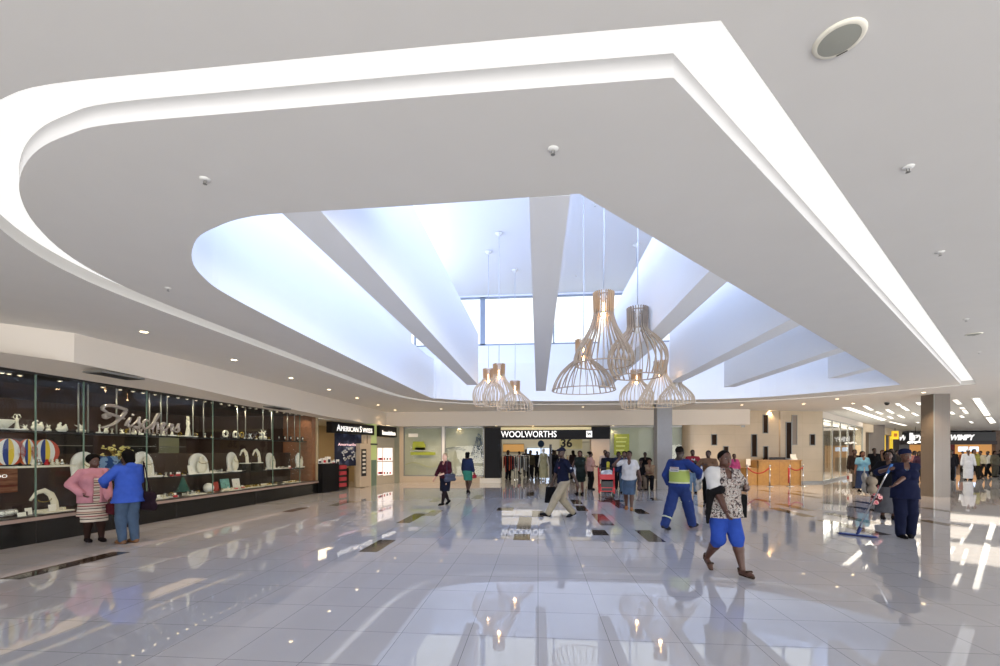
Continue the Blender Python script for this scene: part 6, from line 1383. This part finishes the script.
B().tube([(0, 0, .09), rel * 1.0, rel * 1.04], .013, 10).build('handle', M['chrome'], t); B().tube([rel * .93, rel * 1.07], .019, 10).build('grip', cloth('4A88D8'), t)
B().tube([(0, 0, .03), rel * .12], .025, 8).build('swivel', M['blue_m'], t)
f = Field(.007); f.cone((-.24, 0, .018), (.24, 0, .018), .065, .065, .01); v_, f_ = f.mesh(); v_[:, 2] = .018 + (v_[:, 2] - .018) * .26; npmesh('mop_head', (v_, f_), M['blue_m'], t)
B().box(-.22, .22, -.02, .02, .03, .045).build('plate', cloth('AFC4E8'), t)

# shoppers behind
def simple(label, px, py, Hh, face, **k):
    k.setdefault('shoes', '1A181A'); return person(label, px, py, Hh, face, **k)
J = simple('woman in a black top and long grey skirt walking behind the cleaner with pale bags', 888, 519, 1.62, 150, female=True, fat=.2, skin='4A3024', top='1A1B22', sleeve=.9, hem=.47, bottom='6A6C74', legs='skirt', hem2=.1, flare=.05, hair='bob', hands=[(-.16, .1, .5), (.17, .18, .6)], elbows=[(-.5, -1, 0), (.8, -.8, -.3)])
handbag(J, J['wr'][1] + Vector((.06, .06, .0)), .42, .34, .2, 'B8A890', 'bundle of beige bags carried left of the cleaner')
handbag(J, J['wr'][1] + Vector((.18, .0, .08)), .2, .42, .1, 'CFC6B8', 'long pale drawstring bag at the left of the beige bundle')
o = held(J, 'toy_bag', Vector((.22, .16, .5)), 'pink patterned bag hanging low behind the mop handle', 'bag'); f = Field(.01); f.ell((0, 0, 0), .11, .07, .12).ell((.03, 0, -.1), .08, .06, .07, .03); npmesh('bag_body', f.mesh(), ramp_mat('pink_pattern', 'voronoi', [(0, 'D8707E'), (.4, 'E8B8B4'), (.6, '4A2028')], freq=14), o); B().tube([(0, 0, .1), (-.03, 0, .3)], .01, 5).build('strap', cloth('D8707E'), o)
simple('woman in a light blue blouse and long blue skirt, left of the corridor shoppers', 862.5, 492, 1.6, 168, female=True, fat=.15, skin='5A3A2C', top='6AA8C8', sleeve=.3, hem=.5, bottom='2C3E66', legs='skirt', hem2=.09, flare=.05, hair='long', hairc='0E0B0C', hands=[(-.18, .0, .47), (.17, .03, .47)], feet=[(-.04, .08, .045), (.04, -.08, .05)])
J = simple('man in a dark brown shirt carrying a white and red bag by the glazing', 854.5, 488, 1.68, 165, skin='3A261E', top='2A201E', sleeve=.9, hem=.46, bottom='5A5048', hair='short', feet=[(-.04, -.06, .05), (.05, .08, .045)])
o = held(J, 'shopping_bag', Vector((.2, .05, .62)), 'white shopping bag with red print carried beside the glazed front', 'bag'); B().box(-.05, .05, -.16, .16, -.34, 0).build('bag_body', cloth('EDEBEA'), o, bevel=.01); B().box(-.052, .052, -.1, .1, -.24, -.1).build('print', cloth('C83A4A'), o); B().tube([(0, -.08, 0), (0, -.05, .12), (0, .05, .12), (0, .08, 0)], .008, 5).build('handle', cloth('EDEBEA'), o)
simple('man in a black shirt behind the woman in light blue', 874, 484.5, 1.75, 172, skin='3A261E', fat=.3, top='17181C', sleeve=.9, hem=.46, bottom='2A2620', hair='short')
simple('shopper with reddish hair in a tan top between the black-shirted man and the cleaner', 882.5, 483.5, 1.66, 160, skin='5A3A2C', female=True, top='8A6A50', sleeve=.5, bottom='20232C', hair='bob', hairc='4A2418')
simple('shopper in a white scarf and dark jacket just behind the cleaner\'s head', 891, 482.5, 1.74, 200, skin='3A261E', top='D8D8DC', sleeve=0, bottom='24262E', vest=('20222C', .46, .016, 1.0, .06), hair='short')
simple('shopper in a peach pink top right of the cleaner', 914.5, 481.5, 1.62, 175, skin='2E1E18', female=True, top='D88A80', sleeve=.4, bottom='22242C', hair='bob', hairc='0C0A0A')
simple('shopper in a dark mauve top between the cleaner and the brown column', 919.5, 482.5, 1.6, 160, skin='4A3024', female=True, top='5A3A50', sleeve=.6, bottom='1C1C24', hair='long', hairc='120E10')
# right of the big column
simple('man in a yellow vest and dark jacket at the right edge of the brown column', 952, 478, 1.7, 120, skin='3A261E', top='D8D830', sleeve=0, hem=.48, bottom='6A7A90', vest=('1E1E24', .48, .016, 1.0, .09), hair='short')
simple('dark-clothed shopper partly hidden by the right edge of the brown column', 950.3, 480.5, 1.62, 170, skin='3A261E', top='1E1E26', sleeve=1, bottom='1B1C22', hair='short')
simple('person in a long white robe near the restaurant', 968, 480, 1.72, 150, skin='4A3024', top='E6EAF4', sleeve=1, hem=.35, bottom='E6EAF4', legs='skirt', hem2=.05, flare=.01, hair='cap', hairc='E6EAF4')
simple('woman in an olive yellow blouse next to the white-robed person', 974, 479, 1.72, 176, skin='5A3A2C', female=True, fat=.3, top='A8A44A', sleeve=.6, hem=.45, topfat=.02, bottom='26241E', hair='bob', hairc='2A1A14', feet=[(-.06, .08, .045), (.06, -.08, .05)])
simple('shopper in a cream top striding right of the olive blouse', 980.5, 478, 1.66, 110, skin='4A3024', top='D6CCB0', sleeve=.8, bottom='2A2422', hair='short', feet=[(-.04, .16, .05), (.04, -.18, .07)], hips=(0, 0, .5), pitch=((0, 5), (0, -25)))
simple('shopper in a white shirt and black trousers walking near the right edge', 988, 476.8, 1.64, 100, skin='3A261E', top='E0DED8', sleeve=.9, bottom='17171A', hair='short', feet=[(-.04, .15, .05), (.04, -.17, .07)], hips=(0, 0, .5), pitch=((0, 5), (0, -25)))
simple('shopper in a grey-green outfit near the right edge of the photo', 994.5, 477, 1.62, 190, skin='4A3024', female=True, top='6E6A58', sleeve=.9, bottom='5A564A', hair='bob', hairc='15110F', fat=.3)
simple('farthest-right shopper in dark clothes cut by the photo edge', 1000.5, 474.5, 1.7, 170, skin='3A261E', top='2C2A2C', sleeve=.9, bottom='24242A', hair='short')
simple('shopper in a dark coat far behind, by the yellow banners', 897, 477.5, 1.66, 180, skin='3A261E', top='3A3430', sleeve=1, bottom='20201F', hair='short')
simple('shopper in an orange top in front of the far restaurant counter', 962.5, 472, 1.6, 180, skin='5A3A2C', top='A85A3A', sleeve=.5, bottom='2A2622', hair='short')
# centre group by the department store
J = simple('standing woman in a dark green sleeveless dress beside the navy polo man', 580, 494, 1.62, 160, female=True, fat=.15, skin='5A3A2C', top='1E2A26', sleeve=0, hem=.3, bottom='1E2A26', legs='skirt', hem2=.28, hair='bob', hairc='120E0E', hands=[(-.17, .05, .47), (.14, .16, .6)], vest=('26302C', .4, .016, .0, .0))
o = held(J, 'shopping_bag', Vector((.16, .16, .98)), 'long white shopping bag held by the woman in dark green', 'bag'); B().box(-.05, .05, -.14, .14, -.5, 0, Matrix.Rotation(R(-14), 4, 'X')).build('bag_body', cloth('E2E4E8'), o, bevel=.015); B().tube([(0, -.06, 0), (0, 0, .1), (0, .06, 0)], .008, 5).build('handle', cloth('E2E4E8'), o)
J = simple('woman in a peach pink blouse and black trousers facing right near the store pier', 590, 489.5, 1.6, -75, female=True, fat=.2, skin='4A3024', top='DDA896', sleeve=.8, hem=.48, bottom='1A1718', hair='bun', hairc='120E0E', hands=[(-.1, .14, .6), (.1, .14, .6)])
handbag(J, Vector((-.18, -.02, .95)), .22, .26, .1, 'B8354A', 'crimson handbag on the arm of the woman in the peach blouse')
J = simple('woman in a yellow top and dark open jacket pushing the red trolley', 607.5, 492, 1.58, 178, female=True, fat=.4, skin='4A3024', top='E8DC2C', sleeve=0, hem=.46, bottom='1C1C22', legs='skirt', hem2=.12, flare=.02, vest=('1B1F30', .44, .016, 1.0, .07), hair='bob', hairc='14100F', hands=[(-.13, .22, .55), (.13, .22, .55)], elbows=[(-1, -.5, -.4), (1, -.5, -.4)])
simple('person in a pale top standing just behind the woman with the trolley', 605, 486, 1.66, 185, skin='3A261E', top='C8C0C0', sleeve=.5, bottom='2A2A30', hair='short')
simple('woman in a dark blue top between the trolley and the white-shirted woman', 618.5, 489, 1.58, 176, female=True, skin='3A261E', fat=.2, top='262C4A', sleeve=.5, bottom='1C1C22', hair='bob', hairc='120E0E')
simple('person in jeans standing directly behind the white-shirted woman', 624.5, 493, 1.6, 160, skin='4A3024', female=True, top='2E3C5C', sleeve=.9, bottom='5A7C9C', hair='bob', hairc='120E0E')
# the red trolley
p = bp(606.5, 497, 0); t = thing('shop_trolley', (p[0], p[1], 0), 'red two-tier child trolley pushed by the woman in yellow', 'trolley', rz=R(-4)); rm = M['red']
for s in (-1, 1):
    B().tube(catm([(s * .27, .25, 1.0), (s * .26, .12, .95), (s * .25, -.1, .55), (s * .25, -.2, .15)]), .022, 8).build('side_frame', rm, t); B().tube([(s * .25, -.2, .15), (s * .25, .25, .15), (s * .27, .25, 1.0)], .02, 8).build('rear_frame', rm, t)
for z, n in ((.62, 'upper_basket'), (.2, 'lower_basket')):
    b = B(); b.box(-.25, .25, -.2, .24, z, z + .03).box(-.25, -.22, -.2, .24, z, z + .16).box(.22, .25, -.2, .24, z, z + .16).box(-.25, .25, -.22, -.19, z, z + .18).box(-.25, .25, .21, .24, z, z + .25); b.build(n, rm, t, bevel=.01)
B().box(-.2, .2, -.21, -.235, .36, .56).build('front_panel', M['blackp'], t); B().box(-.18, .18, -.225, -.24, .24, .33).build('lower_panel', M['blackp'], t)
B().tube([(-.27, .27, 1.0), (.27, .27, 1.0)], .02, 8).build('push_bar', M['blackp'], t)
for sx_ in (-1, 1):
    for sy_ in (-.17, .22): B().lathe([(.001, -.015), (.05, -.015), (.06, 0), (.05, .015), (.001, .015)], seg=16, cap=False).xf(Matrix.Translation((sx_ * .24, sy_, .06)) @ Matrix.Rotation(R(90), 4, 'Y')).build('wheel', M['blackp'], t)
o = thing('folded_bundle', (p[0], p[1], .66), 'grey and white bundle lying on the red trolley', 'bundle'); f = Field(.01); f.ell((0, 0, .14), .2, .16, .12).ell((.08, 0, .22), .12, .1, .08, .04).ell((-.08, .02, .2), .12, .1, .07, .04); npmesh('bundle', f.mesh(), ramp_mat('bundle_cloth', 'noise', [(0, '54585E'), (.45, 'A8ACB4'), (.6, 'D8D8DA')], freq=6, interp='LINEAR'), o)
# seated pair on the bench by the grey column
bx, by = at(646, 18.55); tb = thing('bench', (bx, by, 0), 'low pale bench in front of the grey column', 'bench')
B().box(-.42, .38, -.22, .22, .38, .44).build('seat', M['beige'], tb, bevel=.01)
for s in (-1, 1): B().box(s * .3 - .04, s * .3 + .04, -.2, .2, 0, .38).build('leg', M['beige'], tb)
def seated(px, t_, label, rz_, **k):
    xx, yy = at(px, t_); k.setdefault('feet', [(-.06, .3, .05), (.06, .26, .05)]); k.setdefault('hands', [(-.08, .2, .40), (.08, .2, .40)])
    return person(label, 0, 0, 1.62, face=rz_, at_=(xx, yy), hips=(0, 0, .315), **k)
seated(640.5, 18.5, 'person in a black shirt and cap seated on the bench, left of two', 178, skin='3A261E', top='17171B', sleeve=.4, hem=.3, bottom='7A6A5A', hair='cap', hairc='16141A', shoes='17171A')
seated(649.5, 18.45, 'woman with big curly dark hair seated with folded arms on the bench', 165, skin='6A4634', female=True, top='A88A6A', sleeve=.5, hem=.3, bottom='15151A', hair='afro', hairc='15100E', shoes='141416', hands=[(.02, .16, .44), (-.02, .18, .42)], lean=(0, .04))
simple('person in dark clothes standing behind the seated pair', 645, 486.5, 1.56, 175, skin='3A261E', top='15161C', sleeve=.9, bottom='1A1A20', hair='short')
J = simple('man in a red-sleeved white jacket and jeans holding a black camera', 692.5, 493, 1.66, 176, skin='3A261E', top='E0DEDC', sleeve=0, hem=.47, bottom=mat('pale_denim', '60788F', .85, noise=.15, nscale=9), vest=('A8283A', .47, .016, 1.0, .12), hair='short', hands=[(-.06, .2, .72), (.06, .2, .72)], elbows=[(-1, -.3, -.7), (1, -.3, -.7)])
o = held(J, 'camera', Vector((0, .36, 1.2)), 'black camera held up by the man with red sleeves', 'camera'); B().box(-.08, .08, -.03, .03, -.05, .05).build('camera_body', M['blackp'], o, bevel=.01); B().lathe([(.045, 0), (.045, .08), (.035, .09)], seg=16).xf(Matrix.Rotation(R(-90), 4, 'X')).build('lens', M['darkm'], o)
o = held(J, 'backpack', Vector((0, -.2, 1.05)), 'black bag at the front of the man with red sleeves', 'bag'); o.location = (Matrix.Translation(J['T'].location) @ Matrix.Rotation(J['T'].rotation_euler[2], 4, 'Z') @ Vector((.02, .17, 1.02)))
f = Field(.01); f.cone((0, 0, -.12), (0, 0, .12), .12, .1, .03, .5); npmesh('bag_body', f.mesh(), cloth('141418'), o); B().tube([(-.08, -.03, .15), (-.1, -.1, .38)], .012, 5).build('strap', cloth('141418'), o)
J = simple('person in a brown jacket and black trousers holding a white bottle, facing right', 708.5, 503, 1.63, 150, skin='3A261E', top='C0B6B4', sleeve=0, hem=.49, bottom='15161C', vest=('8A6A52', .6, .016, 1.0, .06), hair='short', hands=[(-.03, .18, .72), (.1, .16, .66)], elbows=[(-1, -.3, -.6), (1, -.3, -.6)], feet=[(-.05, .06, .045), (.06, -.06, .045)])
o = held(J, 'bottle', J['wr'][1] + Vector((-.02, .06, 0)), 'small white bottle held by the person in the brown jacket', 'bottle'); B().lathe([(.03, -.08), (.035, -.07), (.035, .04), (.015, .07)], seg=14).build('bottle_body', cloth('E6E6EA'), o); B().lathe([(.017, .07), (.017, .095)], seg=12).build('bottle_cap', cloth('4A6AA8'), o)
handbag(J, Vector((.3, -.1, .72)), .3, .34, .14, 'D6D2CC', 'white carrier bag low beside the person in the brown jacket')
simple('person in a bright pink top mostly hidden behind the foreground woman\'s shoulder', 734, 490, 1.5, 180, skin='4A3024', female=True, top='D84A8A', sleeve=.6, bottom='3A3A44', hair='short')
pt = DW.P(1.35, 0, -0.75); person('receptionist behind the wooden desk, only the dark hair showing', 0, 0, 1.62, face=182, at_=(pt.x, pt.y), hips=(0, 0, .30), feet=[(-.06, .2, .05), (.06, .2, .05)], hands=[(-.08, .16, .45), (.08, .16, .45)], skin='3A261E', female=True, top='22222A', sleeve=.9, hem=.3, bottom='1A1A20', hair='bun', hairc='0E0C0C')
ch = thing('office_chair', (pt.x, pt.y, 0), 'dark swivel chair behind the reception desk under the receptionist', 'chair', rz=R(182)); B().box(-.22, .22, -.22, .22, .36, .41).build('seat', M['blackp'], ch, bevel=.02); B().tube([(0, 0, .05), (0, 0, .36)], .025, 8).build('column', M['darkm'], ch); B().lathe([(.28, 0), (.28, .03), (.03, .06)], seg=5).build('base', M['darkm'], ch); B().box(-.2, .2, -.24, -.2, .45, .75).build('backrest', M['blackp'], ch, bevel=.02)
# inside the department store
rr = random.Random(11)
for k, (px, Y, col, c2, hr_, sk_) in enumerate(((508, 25.2, '20222C', '22242C', 'bob', '3A261E'), (526, 27.5, '2A3040', '22242C', 'short', '3A261E'), (530.5, 26.2, '5A5442', '26262C', 'bob', '4A3024'), (537, 28.0, '1F2230', '1B1C24', 'short', '3A261E'),
        (555, 26.5, '20242E', '20222A', 'bob', '3A261E'), (553, 29.5, '6A6048', '30303A', 'short', '4A3024'), (573, 25.8, '3A2A2C', '24242C', 'long', '4A3024'), (519, 31.0, 'A84A36', '2A2A32', 'short', '3A261E'))):
    x = on_y(px, Y); simple(('shopper inside the store in a %s top, number %d from the left' % (('dark', 'slate', 'olive', 'navy', 'black', 'khaki', 'plum', 'rust red')[k], (1, 3, 4, 5, 7, 6, 8, 2)[k])), 0, 0, rr.uniform(1.58, 1.74), rr.choice((0, 30, 150, 180, 210, -90)), at_=(x, Y), skin=sk_, top=col, sleeve=.8, bottom=c2, hair=hr_, female=hr_ != 'short', res=.02)
x = on_y(543.5, 23.9); J = person('mannequin in a pale yellow dress standing in the store entrance', 0, 0, 1.75, face=178, at_=(x, 23.9), skin='E6E2D6', female=True, top='DCD8A8', sleeve=0, hem=.3, bottom='DCD8A8', legs='skirt', hem2=.1, flare=.045, hair='bald', hairc='E6E2D6', shoes='E6E2D6', res=.016)
J['T'].name = 'mannequin'; J['T']['category'] = 'mannequin'
x = on_y(541, 24.4); t = thing('round_sign_stand', (x, 24.4, 0), 'dark round-headed sign stand above the pale dress mannequin', 'sign stand'); B().tube([(0, 0, 0), (0, 0, 1.85)], .025, 8).build('pole', M['darkm'], t); B().ell((0, 0, 2.0), .18, .06, .2, 16, 10).build('sign_head', cloth('2E4A6A'), t); B().lathe([(.2, 0), (.18, .03), (.03, .05)], seg=20).build('base', M['darkm'], t)
